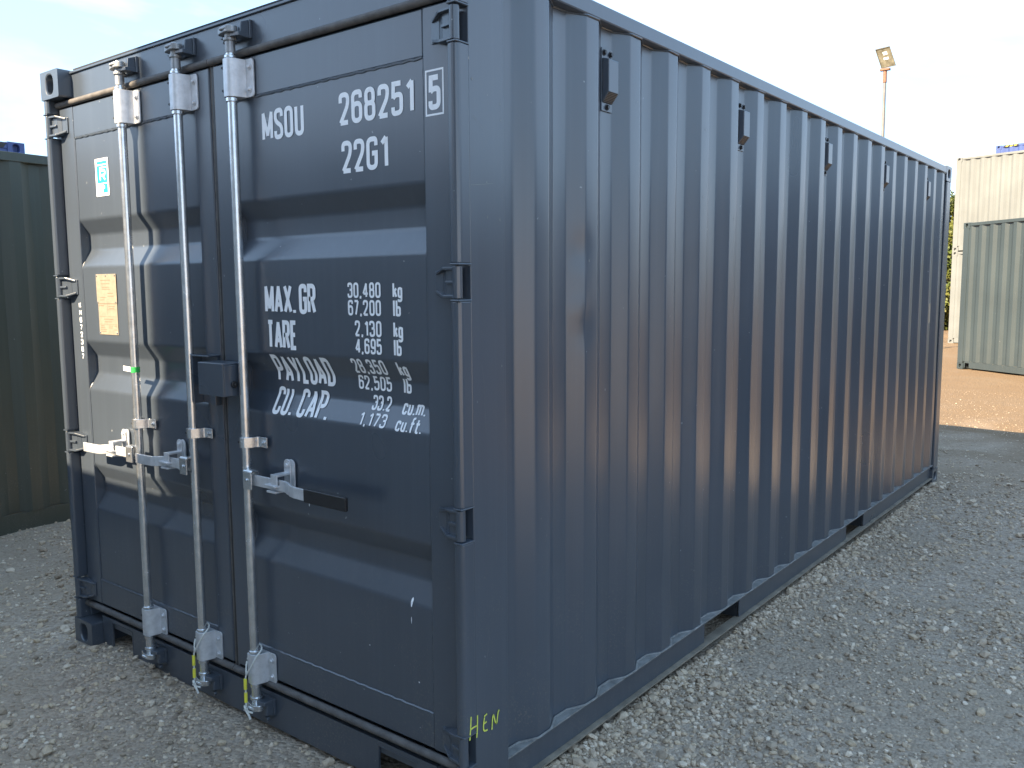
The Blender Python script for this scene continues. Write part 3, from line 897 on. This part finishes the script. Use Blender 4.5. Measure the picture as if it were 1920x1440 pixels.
def ribbon(mb, path, closed, t, fn, lift, step=.006):
    P = []
    n = len(path)
    segs = n if closed else n - 1
    for i in range(segs):
        a, b = path[i], path[(i + 1) % n]
        k = max(1, int((b - a).length / step))
        for q in range(k): P.append((a + (b - a) * q / k))
    if not closed: P.append(path[-1])
    N = len(P)
    if N < 2: return
    Lp, Rp = [], []
    for i in range(N):
        if closed: a, b = P[i - 1], P[(i + 1) % N]
        else: a, b = P[max(0, i - 1)], P[min(N - 1, i + 1)]
        d0 = (P[i] - a); d1 = (b - P[i])
        if d0.length < 1e-9: d0 = d1
        if d1.length < 1e-9: d1 = d0
        d0 = d0.normalized(); d1 = d1.normalized(); tn = (d0 + d1)
        tn = d1 if tn.length < .2 else tn.normalized()
        nn = Vector((-tn.y, tn.x)); c = max(.45, abs(nn.dot(Vector((-d1.y, d1.x)))))
        o = nn * (t / 2 / c)
        ext = Vector((0, 0))
        if not closed and i == 0: ext = -d1 * t * .0
        Lp.append(P[i] + o + ext); Rp.append(P[i] - o + ext)
    vs_ = [fn(p.x, p.y, lift) for p in Lp] + [fn(p.x, p.y, lift) for p in Rp]
    fs = [(i, (i + 1) % N, N + (i + 1) % N, N + i) for i in range(N if closed else N - 1)]
    mb.add(vs_, fs)
on_panel = lambda x, z, q: (x, door_y(z) - .0012 - q, z)
on_frame = lambda x, z, q: (x, YF - .0007 - q, z)
def letter(lines, parent, fn, mat='white', tr=.135, **kw):
    for (text, x0, x1, z0, z1) in lines:
        mb = MB(); k = 0
        st, t = strokes_of(text, x0, x1, z0, z1, tr, **kw)
        for path, closed in st:
            ribbon(mb, path, closed, t, fn, .00022 * (k % 6)); k += 1
        mb.build('lettering', mat, parent)
letter([('MSOU', 1.503, 1.726, 2.145, 2.247)], door_r, on_panel, tr=.15)
letter([('268251', 1.899, 2.231, 2.152, 2.252)], door_r, on_panel, tr=.15)
letter([('22G1', 1.906, 2.118, 2.004, 2.104)], door_r, on_panel, tr=.15)
mb = MB()
ribbon(mb, [Vector((2.281, 2.136)), Vector((2.347, 2.136)), Vector((2.347, 2.259)), Vector((2.281, 2.259))], True, .0055, on_frame, 0)
st, t = strokes_of('5', 2.2905, 2.3375, 2.149, 2.246, .16)
for i_, (p_, c_) in enumerate(st): ribbon(mb, p_, c_, t, on_frame, .0002 * i_)
mb.build('check_digit', 'white', door_r)
letter([('MAX. GR', 1.482, 1.759, 1.558, 1.660)], door_r, on_panel, tr=.15, space=.2)
letter([('TARE', 1.488, 1.655, 1.434, 1.536)], door_r, on_panel, tr=.15)
letter([('PAYLOAD', 1.490, 1.800, 1.315, 1.414)], door_r, on_panel, tr=.14)
letter([('CU. CAP.', 1.492, 1.790, 1.202, 1.298)], door_r, on_panel, tr=.14, space=.3)
letter([('30,480', 1.917, 2.070, 1.613, 1.662), ('67,200', 1.917, 2.070, 1.557, 1.607)], door_r, on_panel, tr=.15)
letter([('2,130', 1.947, 2.070, 1.491, 1.542), ('4,695', 1.947, 2.070, 1.436, 1.486)], door_r, on_panel, tr=.15)
letter([('28,350', 1.915, 2.070, 1.370, 1.419), ('62,505', 1.915, 2.070, 1.316, 1.363)], door_r, on_panel, tr=.15)
letter([('33.2', 1.983, 2.070, 1.253, 1.301), ('1,173', 1.945, 2.070, 1.203, 1.245)], door_r, on_panel, tr=.15)
letter([('kg', 2.122, 2.165, 1.613, 1.662), ('lb', 2.122, 2.157, 1.557, 1.607), ('kg', 2.122, 2.165, 1.491, 1.542), ('lb', 2.122, 2.157, 1.436, 1.486),
        ('kg', 2.122, 2.165, 1.370, 1.419), ('lb', 2.122, 2.157, 1.316, 1.363)], door_r, on_panel, tr=.16)
letter([('cu.m.', 2.122, 2.225, 1.250, 1.300), ('cu.ft.', 2.116, 2.230, 1.200, 1.246)], door_r, on_panel, tr=.15)
letter([(c, .126, .146, 1.566 - i * .0328, 1.590 - i * .0328) for i, c in enumerate('KH672387')], door_l, on_frame, tr=.2)
# handwritten mark on the corner post
on_post = lambda y, z, q: (2.4378 + q, y, z)
mb = MB()
hand = [[(.033, .372), (.030, .335), (.026, .300)], [(.062, .365), (.061, .330), (.058, .296)], [(.029, .333), (.045, .335), (.061, .333)],
        [(.094, .345), (.088, .320), (.090, .302), (.108, .300)], [(.090, .326), (.104, .328)], [(.092, .349), (.106, .352)],
        [(.128, .292), (.132, .330), (.136, .338), (.146, .306), (.152, .302), (.158, .335), (.164, .342)]]
for i, sN in enumerate(hand):
    ribbon(mb, round_path([(a, b, .01) for a, b in sN], False, 5), False, .0052, on_post, .0002 * i, .004)
mb.build('lettering', 'yellow_paint', box_root)
# a few bird and paint splashes
mb = MB()
for (x, z, w, h) in ((2.177, .660, .009, .030), (2.176, .602, .003, .024), (1.69, .90, .004, .012), (2.205, .405, .006, .006), (1.98, .47, .005, .004)):
    pts = [Vector((x + w / 2 * math.cos(a) * (1 + .25 * math.sin(3 * a)), z + h / 2 * math.sin(a))) for a in np.linspace(0, 2 * PI, 11)[:-1]]
    mb.add([on_panel(p.x, p.y, .0002) for p in pts], [tuple(range(10))])
tag(mb.build('paint_splash', 'white', door_r), kind='stuff')

# sticker on the left door: white sheet, cyan print
SX0, SX1, SZ0, SZ1 = .338, .446, 2.040, 2.196
stk = MB().box(SX0, SX1, YP - .0022, YP - .001, SZ0, SZ1).build('sticker', 'white', door_l)
on_stk = lambda x, z, q: (x, YP - .0026 - q, z)
mb = MB()
def rect(mb, x0, x1, z0, z1, q=0): mb.add([on_stk(x0, z0, q), on_stk(x1, z0, q), on_stk(x1, z1, q), on_stk(x0, z1, q)], [(0, 1, 2, 3)])
rect(mb, SX0 + .012, SX1 - .010, SZ1 - .024, SZ1 - .012)
rect(mb, SX0 + .012, SX1 - .010, SZ0 + .054, SZ1 - .029)
rect(mb, SX0 + .060, SX1 - .010, SZ0 + .012, SZ0 + .049)
for q in range(4): rect(mb, SX0 + .014, SX0 + .052, SZ0 + .014 + q * .009, SZ0 + .018 + q * .009)
mb.build('sticker_print', 'cyan', stk)
mb = MB()
st, t = strokes_of('R', SX0 + .036, SX1 - .024, SZ0 + .062, SZ1 - .046, .17)
for i_, (p_, c_) in enumerate(st): ribbon(mb, p_, c_, t, on_stk, .0004 + .0002 * i_)
rect(mb, SX0 + .036, SX1 - .018, SZ1 - .041, SZ1 - .036, .0004)
rect(mb, SX0 + .066, SX1 - .034, SZ0 + .030, SZ0 + .042, .0004)
tag(mb.build('sticker_letter', 'white', stk), kind='stuff')
tag(stk, 'white sticker with cyan print')
# embossed data plate
PX0, PX1, PZ0, PZ1 = .292, .462, 1.452, 1.712
mb = MB(); mb.box(PX0 + .006, PX1 - .004, YP - .0035, YP - .001, PZ0, PZ1)
mb.box(PX0, PX1, YP - .0048, YP - .0036, PZ1 - .125, PZ1)
dp = mb.build('data_plate', 'plate', door_l, .0006)
tag(dp, 'tan metal data plate riveted to the left door')
on_pl = lambda x, z, q: (x, YP - (.0053 if z > PZ1 - .125 else .0040) - q, z)
mb = MB()
def prect(x0, x1, z0, z1): mb.add([on_pl(x0, z0, 0), on_pl(x1, z0, 0), on_pl(x1, z1, 0), on_pl(x0, z1, 0)], [(0, 1, 2, 3)])
for zz in (PZ1 - .128, PZ1 - .152, PZ1 - .182, PZ1 - .215): prect(PX0 + .012 if zz != PZ1 - .152 else PX0 + .085, PX1 - .01, zz - .0006, zz + .0006)
prect(PX0 + .0835, PX0 + .0847, PZ1 - .178, PZ1 - .130)
for zz, xa, xb in ((PZ1 - .026, .035, .125), (PZ1 - .041, .045, .115), (PZ1 - .056, .05, .115), (PZ1 - .064, .05, .115), (PZ1 - .082, .095, .14), (PZ1 - .094, .095, .145), (PZ1 - .1, .03, .075), (PZ1 - .110, .03, .07),
                   (PZ1 - .135, .012, .06), (PZ1 - .138, .095, .15), (PZ1 - .147, .10, .145), (PZ1 - .193, .05, .13), (PZ1 - .204, .055, .12),
                   (PZ1 - .222, .02, .05), (PZ1 - .230, .02, .06), (PZ1 - .238, .02, .07), (PZ1 - .246, .02, .065), (PZ1 - .222, .09, .125), (PZ1 - .230, .09, .12), (PZ1 - .222, .135, .155), (PZ1 - .238, .135, .155)):
    x = PX0 + xa
    while x < PX0 + xb - .003:
        wd = random.uniform(.004, .011); prect(x, min(x + wd, PX0 + xb), zz - .0016, zz + .0016); x += wd + .0022
mb.build('plate_print', 'plate_ink', dp)
for x, z in ((PX0 + .008, PZ1 - .007), (PX0 + .085, PZ1 - .007), (PX1 - .008, PZ1 - .007), (PX0 + .008, PZ1 - .12), (PX1 - .008, PZ1 - .12), (PX0 + .014, PZ0 + .008), (PX1 - .012, PZ0 + .008)):
    MB().cyl((x, YP - .0036, z), (x, YP - .0078, z), .0045, .0025, n=10).build('rivet', 'galv_dull', dp)

# ------------------------------------------------------------------ cord seals on two bars
def seal(x, label):
    root_s = empty('cord_seal', (x, -.02, .10), world_built=True)
    tag(root_s, label, 'seal', 'cord seals on the bar ends')
    yb = RY - .030
    loop = [(x - .014, yb, .228), (x - .020, RY - .024, .262), (x - .026, RY - .006, .295), (x - .018, RY + .012, .326), (x + .006, RY + .022, .330), (x + .030, RY + .008, .322),
            (x + .038, RY - .020, .306), (x + .024, yb, .276), (x + .002, yb - .002, .246), (x - .013, yb - .003, .224), (x - .018, yb - .002, .196), (x - .017, yb - .004, .150), (x - .014, yb - .006, .112)]
    P = [Vector(p) for p in loop]; path = []
    for i in range(len(P) - 1):
        a, b, c, d = P[max(0, i - 1)], P[i], P[i + 1], P[min(len(P) - 1, i + 2)]
        for q in range(4):
            t_ = q / 4
            path.append(.5 * ((2 * b) + (c - a) * t_ + (2 * a - 5 * b + 4 * c - d) * t_ ** 2 + (3 * b - a - 3 * c + d) * t_ ** 3))
    path.append(P[-1])
    MB().tube(path, .0032, 7).build('cord', 'cord', root_s, smooth=True)
    for za, zb in ((.172, .212), (.122, .158)):
        MB().tube([(x - .018, yb - .003, zb), (x - .0175, yb - .004, (za + zb) / 2), (x - .016, yb - .005, za)], .0062, 8).build('sleeve', 'yellow_tag', root_s, smooth=True)
    mb = MB()
    mb.tube([(x - .028, yb - .004, .104), (x - .010, yb - .012, .098), (x + .004, yb - .010, .082), (x + .012, yb - .008, .066)], .0042, 7)
    mb.tube([(x - .020, yb - .002, .116), (x - .012, yb - .010, .100), (x + .002, yb - .006, .090), (x + .020, yb - .004, .092)], .0036, 7)
    mb.tube([(x - .030, yb - .004, .088), (x - .014, yb - .012, .100), (x + .000, yb - .012, .104)], .0036, 7)
    mb.build('knot', 'cord', root_s, smooth=True)
    return root_s
seal(RX[1], 'white cord seal with yellow sleeves at the foot of the middle locking bar')
seal(RX[2], 'white cord seal with yellow sleeves at the foot of the right locking bar')

# ------------------------------------------------------------------ other containers in the yard
def plain_container(mat, H_, notch=False, hazard=False, name='shipping_container'):
    """origin at the base of the corner x=0,y=0; length along +x, depth along +y"""
    Lc, Wc = 6.058, 2.438
    root = empty(name, (0, 0, 0))
    add_castings(root, 0, Lc, 0, Wc, H_, mat)
    for xa in (0, Lc - .14):
        for ya in (0, Wc - .12):
            MB().box(xa + .002, xa + .138, ya + .002, ya + .118, .118, H_ - .118).build('corner_post', mat, root, .006)
    for ya, yb in ((.004, .07), (Wc - .07, Wc - .004)):
        MB().box(.163, Lc - .163, ya, yb, H_ - .068, H_ - .008).build('top_rail', mat, root, .004)
        poly = [(.163, .03), (.163, .158), (Lc - .163, .158), (Lc - .163, .03)]
        if notch: poly = [(.163, .158), (Lc - .163, .158), (Lc - .163, .03), (.30, .03), (.30, .125), (.19, .125), (.19, .03), (.163, .03)]
        MB().prism(poly, lambda u, v, t: (u, t, v), ya + .014, ya + .024).build('bottom_rail', mat, root, .002)
    # corrugated long walls
    pts = [(.12, .012)]; k = 0
    while .20 + .278 * k + .21 < Lc - .14:
        q = .20 + .278 * k
        pts += [(q, .012), (q + .068, .048), (q + .138, .048), (q + .206, .012)]; k += 1
    pts.append((Lc - .12, .012))
    for flip in (0, 1):
        vs_ = [(x, (Wc - y if flip else y), z) for z in (.158, H_ - .066) for x, y in pts]
        n = len(pts)
        MB().add(vs_, [(i, i + 1, n + i + 1, n + i) for i in range(n - 1)]).build('side_wall', mat, root)
    pe = [(.10, .02)]; k = 0
    while .16 + .25 * k + .2 < Wc - .1:
        q = .16 + .25 * k; pe += [(q, .02), (q + .05, .06), (q + .12, .06), (q + .17, .02)]; k += 1
    pe.append((Wc - .10, .02)); n = len(pe)
    MB().add([(x, y, z) for z in (.1, H_ - .06) for y, x in pe], [(i, i + 1, n + i + 1, n + i) for i in range(n - 1)]).build('end_wall', mat, root)
    MB().box(.1, Lc - .1, .05, Wc - .05, H_ - .04, H_ - .014).build('roof', mat, root)
    MB().box(.1, Lc - .1, .05, Wc - .05, .12, .16).build('floor', 'timber', root)
    for ya, yb in ((.125, Wc / 2 - .006), (Wc / 2 + .006, Wc - .125)):
        d = MB().box(Lc - .10, Lc - .05, ya, yb, .15, H_ - .12).build('door', mat, root, .004)
        for q in (.3, .7):
            yy = ya + (yb - ya) * q
            MB().cyl((Lc - .025, yy, .1), (Lc - .025, yy, H_ - .08), .017, n=10).build('locking_bar', 'galv', d)
    for xa, xb in ((.02, .09), (Lc - .12, Lc - .03)):
        MB().box(xa, xb, .163, Wc - .163, H_ - .12, H_ - .01).build('header_beam', mat, root, .004)
        MB().box(xa, xb, .163, Wc - .163, .02, .15).build('door_sill', mat, root, .004)
    if hazard:
        for xc in (.22, Lc - .62):
            for ya, sg in ((.004, -1), (Wc - .004, 1)):
                for q in range(7):
                    xa = xc + q * .06
                    yv = ya + sg * .0025
                    MB().hexa([(xa, ya, H_ - .063), (xa + .06, ya, H_ - .063), (xa + .06, yv, H_ - .063), (xa, yv, H_ - .063),
                               (xa + .035, ya, H_ - .014), (xa + .095, ya, H_ - .014), (xa + .095, yv, H_ - .014), (xa + .035, yv, H_ - .014)]).build('hazard_stripe', 'hazard_y' if q % 2 else 'hazard_k', root)
    return root
def put(root, x, y, z, rz, label, group=None):
    root.location = (x, y, z); root.rotation_euler = (0, 0, math.radians(rz))
    tag(root, label, 'container', group)

# green neighbour on the left: its long side faces +x
g_c = plain_container('green', 2.591)
put(g_c, -2.05, -1.05, -.025, 93.5, 'dark green corrugated container along the left edge of the picture')
# blue high container seen over it
b1 = plain_container('blue', 2.896, hazard=True)
put(b1, -4.72, -3.95, .188, 93.5, 'blue container with hazard stripes on its rail, peeping over the green one')
# lit containers at the back right
gr = plain_container('grey', 2.896, notch=True)
put(gr, .36, 17.45, -.03, -38, 'sunlit pale grey corrugated container at the right edge')
c1 = plain_container('cream', 2.591)
put(c1, -1.42, 25.35, -.01, -16, 'lower cream white container of the stack behind the grey one')
c2 = copy_tree(c1)
put(c2, -1.42, 25.35, 2.581, -16, 'upper cream white container of the stack behind the grey one')
b2 = plain_container('blue', 2.896, hazard=True)
put(b2, -1.02, 28.75, 2.975, -16, 'blue container with hazard stripes, rising above the cream stack')
b3 = copy_tree(b2)
put(b3, -1.02, 28.75, .079, -16, 'lower blue container hidden behind the cream stack')
# added, unseen stacks behind the photographer, there to shade the doors and yard
s1 = plain_container('pale', 2.591)
put(s1, -.574, -4.90 - 2.438, 0, 0, 'added unseen pale grey container at the foot of the stack behind the camera, opposite the doors', 'added stacks behind the camera')
n_ = 0
for ix, cc in ((0, 'opposite the doors'),):
    for lv in range(3):
        if ix == 0 and lv == 0: continue
        c_ = copy_tree(s1)
        put(c_, -.574 + ix * 6.10, -4.90 - 2.438, 2.591 * lv, 0, 'added unseen pale grey container, ' + ['bottom', 'middle', 'top'][lv] + ' of the stack behind the camera ' + cc, 'added stacks behind the camera')
lowc = plain_container('pale', 2.591)  # added out of view to shade the foot of the left door
put(lowc, .21 - 6.058, -2.215 - 2.438, 0, 0, 'single added unseen pale grey container left of the tall stack behind the camera', 'added stacks behind the camera')

s2 = plain_container('dark_grey', 2.591)  # added out of view so the long wall reflects something dark
put(s2, 8.6, 2.2, 0, 84, 'dark grey container added out of frame to the right, for dark reflections in the long wall')
# ------------------------------------------------------------------ floodlight mast
mast = empty('floodlight_mast', (-1.95, 20, 0), world_built=True)
tag(mast, 'slim grey mast with a square floodlight above the container roof', 'floodlight')
MB().cyl((-1.93, 20, -.05), (-1.95, 20, 6.35), .058, .034, n=14).build('pole', 'pole', mast, smooth=True)
MB().cyl((-1.95, 20, 6.35), (-1.95, 20, 6.62), .045, n=12).build('collar', 'rust', mast, smooth=True)
MB().box(-2.06, -1.84, 19.93, 20.05, 6.62, 6.665).build('bracket', 'rust', mast, .006)
mb = MB()
hd = MB()
c0 = Vector((-1.955, 20.0, 6.92)); ax = Vector((1, -.28, 0)).normalized(); nrm = (Vector((.28, -1, -.30))).normalized(); az = nrm.cross(ax).normalized() * -1
if az.z < 0: az = -az
az = (az + ax * -.20).normalized()
def fr(u, v, d): return c0 + ax * u + az * v - nrm * d
w_, h_ = .185, .235
hd.hexa([fr(-w_, -h_, 0), fr(w_, -h_, 0), fr(w_, h_, 0), fr(-w_, h_, 0), fr(-w_ * .75, -h_ * .6, .19), fr(w_ * .75, -h_ * .6, .19), fr(w_ * .75, h_ * .75, .19), fr(-w_ * .75, h_ * .75, .19)])
hh_ = hd.build('lamp_housing', 'housing', mast, .01)
MB().hexa([fr(-w_ * .9, -h_ * .9, -.004), fr(w_ * .9, -h_ * .9, -.004), fr(w_ * .9, h_ * .9, -.004), fr(-w_ * .9, h_ * .9, -.004), fr(-w_ * .9, -h_ * .9, -.001), fr(w_ * .9, -h_ * .9, -.001), fr(w_ * .9, h_ * .9, -.001), fr(-w_ * .9, h_ * .9, -.001)]).build('lens', 'lens', mast)
mb = MB()
for a, b, c, d in ((-1, 1, .92, 1.0), (-1, 1, -1.0, -.92)):
    mb.hexa([fr(a * w_, c * h_, -.022), fr(b * w_, c * h_, -.022), fr(b * w_, d * h_, -.022), fr(a * w_, d * h_, -.022), fr(a * w_, c * h_, -.0005), fr(b * w_, c * h_, -.0005), fr(b * w_, d * h_, -.0005), fr(a * w_, d * h_, -.0005)])
for a, b in ((-1, -.92), (.92, 1)):
    mb.hexa([fr(a * w_, -h_ * .91, -.022), fr(b * w_, -h_ * .91, -.022), fr(b * w_, h_ * .91, -.022), fr(a * w_, h_ * .91, -.022), fr(a * w_, -h_ * .91, -.0005), fr(b * w_, -h_ * .91, -.0005), fr(b * w_, h_ * .91, -.0005), fr(a * w_, h_ * .91, -.0005)])
mb.build('lamp_rim', 'housing', mast)
mb = MB(); mb.hexa([fr(-.05, -.05, -.014), fr(.07, -.05, -.014), fr(.07, .0, -.014), fr(-.05, .0, -.014), fr(-.05, -.05, -.0045), fr(.07, -.05, -.0045), fr(.07, .0, -.0045), fr(-.05, .0, -.0045)])
mb.hexa([fr(-.03, .06, -.014), fr(.07, .06, -.014), fr(.07, .13, -.014), fr(-.03, .13, -.014), fr(-.03, .06, -.0045), fr(.07, .06, -.0045), fr(.07, .13, -.0045), fr(-.03, .13, -.0045)])
mb.build('lamp_tube', 'white', mast)

# ------------------------------------------------------------------ trees and scrub beyond the yard
def tree(x, y, h, wdt, leaf, label, seed, nleaf=7000):
    rg = np.random.default_rng(seed)
    root = empty('tree', (x, y, float(ground_z(np.array(x), np.array(y)))))
    tag(root, label, 'tree', 'trees beyond the yard')
    mb = MB()
    mb.tube([(0, 0, -.2), (.05, 0, h * .25), (-.04, .05, h * .5), (0, 0, h * .8)], .09, 8)
    limbs = []
    for k in range(9):
        a = rg.uniform(0, 2 * PI); z0 = h * rg.uniform(.12, .6); ln = wdt * rg.uniform(.35, .8)
        tip = (math.cos(a) * ln, math.sin(a) * ln, z0 + h * rg.uniform(.1, .32)); limbs.append(tip)
        mb.tube([(0, 0, z0), (tip[0] * .5, tip[1] * .5, z0 + (tip[2] - z0) * .65), tip], .03, 6)
    mb.build('trunk', 'bark', root)
    cl = [(rg.uniform(-.75, .75) * wdt, rg.uniform(-.75, .75) * wdt, h * rg.uniform(.08, .92), wdt * rg.uniform(.18, .42)) for _ in range(34)]
    cl += [(t[0], t[1], t[2], wdt * .3) for t in limbs]
    cl = np.array([c for c in cl if (c[0] ** 2 + c[1] ** 2) / (wdt * (1.05 - .5 * (c[2] / h) ** 2)) ** 2 < 1])
    idx = rg.integers(0, len(cl), nleaf)
    d = rg.normal(size=(nleaf, 3)); d /= np.linalg.norm(d, axis=1)[:, None]
    P = cl[idx, :3] + d * (cl[idx, 3] * rg.uniform(.45, 1.08, nleaf) ** .6)[:, None] * np.array([1, 1, 1.15])
    P[:, 2] = np.maximum(P[:, 2], .05)
    a = rg.normal(size=(nleaf, 3)); a /= np.linalg.norm(a, axis=1)[:, None]
    b = np.cross(a, d + rg.normal(size=(nleaf, 3)) * .6); b /= np.linalg.norm(b, axis=1)[:, None]
    s = rg.uniform(.05, .11, nleaf)[:, None]
    V = np.stack([P - a * s, P + b * s * .55, P + a * s, P - b * s * .55], 1).reshape(-1, 3)
    F = np.arange(nleaf * 4).reshape(-1, 4)
    mm = bpy.data.meshes.new('crown'); mm.from_pydata(V.tolist(), [], F.tolist())
    o = bpy.data.objects.new('crown', mm); col.objects.link(o); mm.materials.append(M[leaf]); o.parent = root
    return root
tree(-3.25, 34.5, 5.5, 1.5, 'leaf', 'yellow green bushy tree in the slit beside the cream stack', 3, 12000)
tree(-5.9, 36.5, 5.0, 1.9, 'leaf2', 'green bushy tree behind the dark container, left of the yellowing one', 4)
tree(-1.0, 37.5, 4.6, 1.7, 'leaf2', 'low green tree hidden behind the cream stack', 5)
tree(-2.6, 31.5, 1.6, .9, 'leaf', 'low russet scrub at the foot of the cream stack', 6, 4000)
for i_, (tx, ty, th_) in enumerate(((7, 46, 5.5), (12, 44, 6), (17, 41, 5))):
    tree(tx, ty, th_, 2.3, 'leaf2', ['green tree behind the grey container, nearest the cream stack', 'green tree far right behind the grey container', 'rightmost green tree beyond the yard'][i_], 20 + i_)

# ------------------------------------------------------------------ gravel
def stone_mesh(seed):
    rs = random.Random(seed)
    bm = bmesh.new(); bmesh.ops.create_icosphere(bm, subdivisions=1, radius=1)
    sc = Vector((rs.uniform(.8, 1.25), rs.uniform(.7, 1.0), rs.uniform(.42, .72)))
    cuts = [(Vector((rs.gauss(0, 1), rs.gauss(0, 1), rs.gauss(0, 1))).normalized(), rs.uniform(.62, .9)) for _ in range(6)]
    for v in bm.verts:
        p = v.co.copy() * rs.uniform(.86, 1.12)
        for n_, d_ in cuts:
            e = p.dot(n_) - d_
            if e > 0: p -= n_ * e
        v.co = Vector((p.x * sc.x, p.y * sc.y, p.z * sc.z))
    mm = bpy.data.meshes.new('stone'); bm.to_mesh(mm); bm.free()
    mm.materials.append(M['stone'])
    return mm
stones = bpy.data.collections.new('gravel_stones')
for k in range(12):
    stones.objects.link(bpy.data.objects.new('stone', stone_mesh(100 + k)))
def vnoise(x, y, s, seed):
    r = np.random.default_rng(seed).random((64, 64))
    u, v = (x * s) % 63, (y * s) % 63
    i, j = u.astype(int), v.astype(int); fu, fv = u - i, v - j
    fu, fv = fu * fu * (3 - 2 * fu), fv * fv * (3 - 2 * fv)
    return (r[i, j] * (1 - fu) + r[i + 1, j] * fu) * (1 - fv) + (r[i, j + 1] * (1 - fu) + r[i + 1, j + 1] * fu) * fv
def scatter(n, x0, x1, y0, y1):
    x, y = rng.uniform(x0, x1, n), rng.uniform(y0, y1, n)
    d = np.hypot(x - CAM.x, y - CAM.y)
    dens = .35 + .65 * (vnoise(x + 9, y + 9, 1.4, 5) * .6 + vnoise(x + 9, y + 9, 4, 6) * .4 > .42)
    keep = rng.random(n) < dens * np.clip(1.15 - d / 16, .3, 1)
    ins = (x > .02) & (x < 2.412) & (y > .075) & (y < 6.04)
    ins |= ((x < .17) & (x > -.005) & (y > -.01) & (y < .2))
    keep &= ~ins
    return x[keep], y[keep]
xr_ = 2.425 + np.abs(rng.normal(0, .07, 5200)); yr_ = rng.uniform(.1, 6.0, 5200) ** 1.0
parts = [(xr_, yr_), scatter(42000, -2.6, 2.9, -2.2, 1.6), scatter(8000, -2.4, .05, 1.6, 6.0), scatter(60000, 2.412, 5.4, -1.6, 6.5), scatter(26000, -1.5, 5.5, 6.05, 13.5)]
px_ = np.concatenate([p[0] for p in parts]); py_ = np.concatenate([p[1] for p in parts])
n = len(px_)
size = np.clip(np.exp(rng.normal(math.log(.0066), .52, n)), .0028, .030)
farm = py_ > 6.5
size[farm] = np.clip(size[farm] * np.clip(1 - (py_[farm] - 6.5) * .16, .35, 1), .003, .02)
pz_ = ground_z(px_, py_) + size * rng.uniform(.02, .42, n)
gm = bpy.data.meshes.new('gravel'); gm.vertices.add(n)
gm.vertices.foreach_set('co', np.stack([px_, py_, pz_], 1).ravel())
at = gm.attributes.new('stone_rot', 'FLOAT_VECTOR', 'POINT')
at.data.foreach_set('vector', np.stack([rng.normal(0, .3, n), rng.normal(0, .3, n), rng.uniform(0, 6.28, n)], 1).ravel())
at = gm.attributes.new('stone_scale', 'FLOAT', 'POINT'); at.data.foreach_set('value', size)
at = gm.attributes.new('stone_kind', 'INT', 'POINT'); at.data.foreach_set('value', rng.integers(0, 12, n))
gv = bpy.data.objects.new('gravel', gm); col.objects.link(gv)
tag(gv, 'loose crushed stone scattered over the yard', 'gravel', kind='stuff')
ng = bpy.data.node_groups.new('scatter_stones', 'GeometryNodeTree')
ng.interface.new_socket('Geometry', in_out='INPUT', socket_type='NodeSocketGeometry')
ng.interface.new_socket('Geometry', in_out='OUTPUT', socket_type='NodeSocketGeometry')
gi, go = ng.nodes.new('NodeGroupInput'), ng.nodes.new('NodeGroupOutput')
ci = ng.nodes.new('GeometryNodeCollectionInfo'); ci.inputs['Collection'].default_value = stones
ci.inputs['Separate Children'].default_value = True; ci.inputs['Reset Children'].default_value = True
iop = ng.nodes.new('GeometryNodeInstanceOnPoints'); iop.inputs['Pick Instance'].default_value = True
def named(nm, ty):
    q = ng.nodes.new('GeometryNodeInputNamedAttribute'); q.data_type = ty; q.inputs['Name'].default_value = nm
    return q.outputs['Attribute']
ng.links.new(gi.outputs[0], iop.inputs['Points']); ng.links.new(ci.outputs[0], iop.inputs['Instance'])
ng.links.new(named('stone_kind', 'INT'), iop.inputs['Instance Index'])
ng.links.new(named('stone_rot', 'FLOAT_VECTOR'), iop.inputs['Rotation'])
ng.links.new(named('stone_scale', 'FLOAT'), iop.inputs['Scale'])
ng.links.new(iop.outputs[0], go.inputs[0])
md = gv.modifiers.new('scatter', 'NODES'); md.node_group = ng
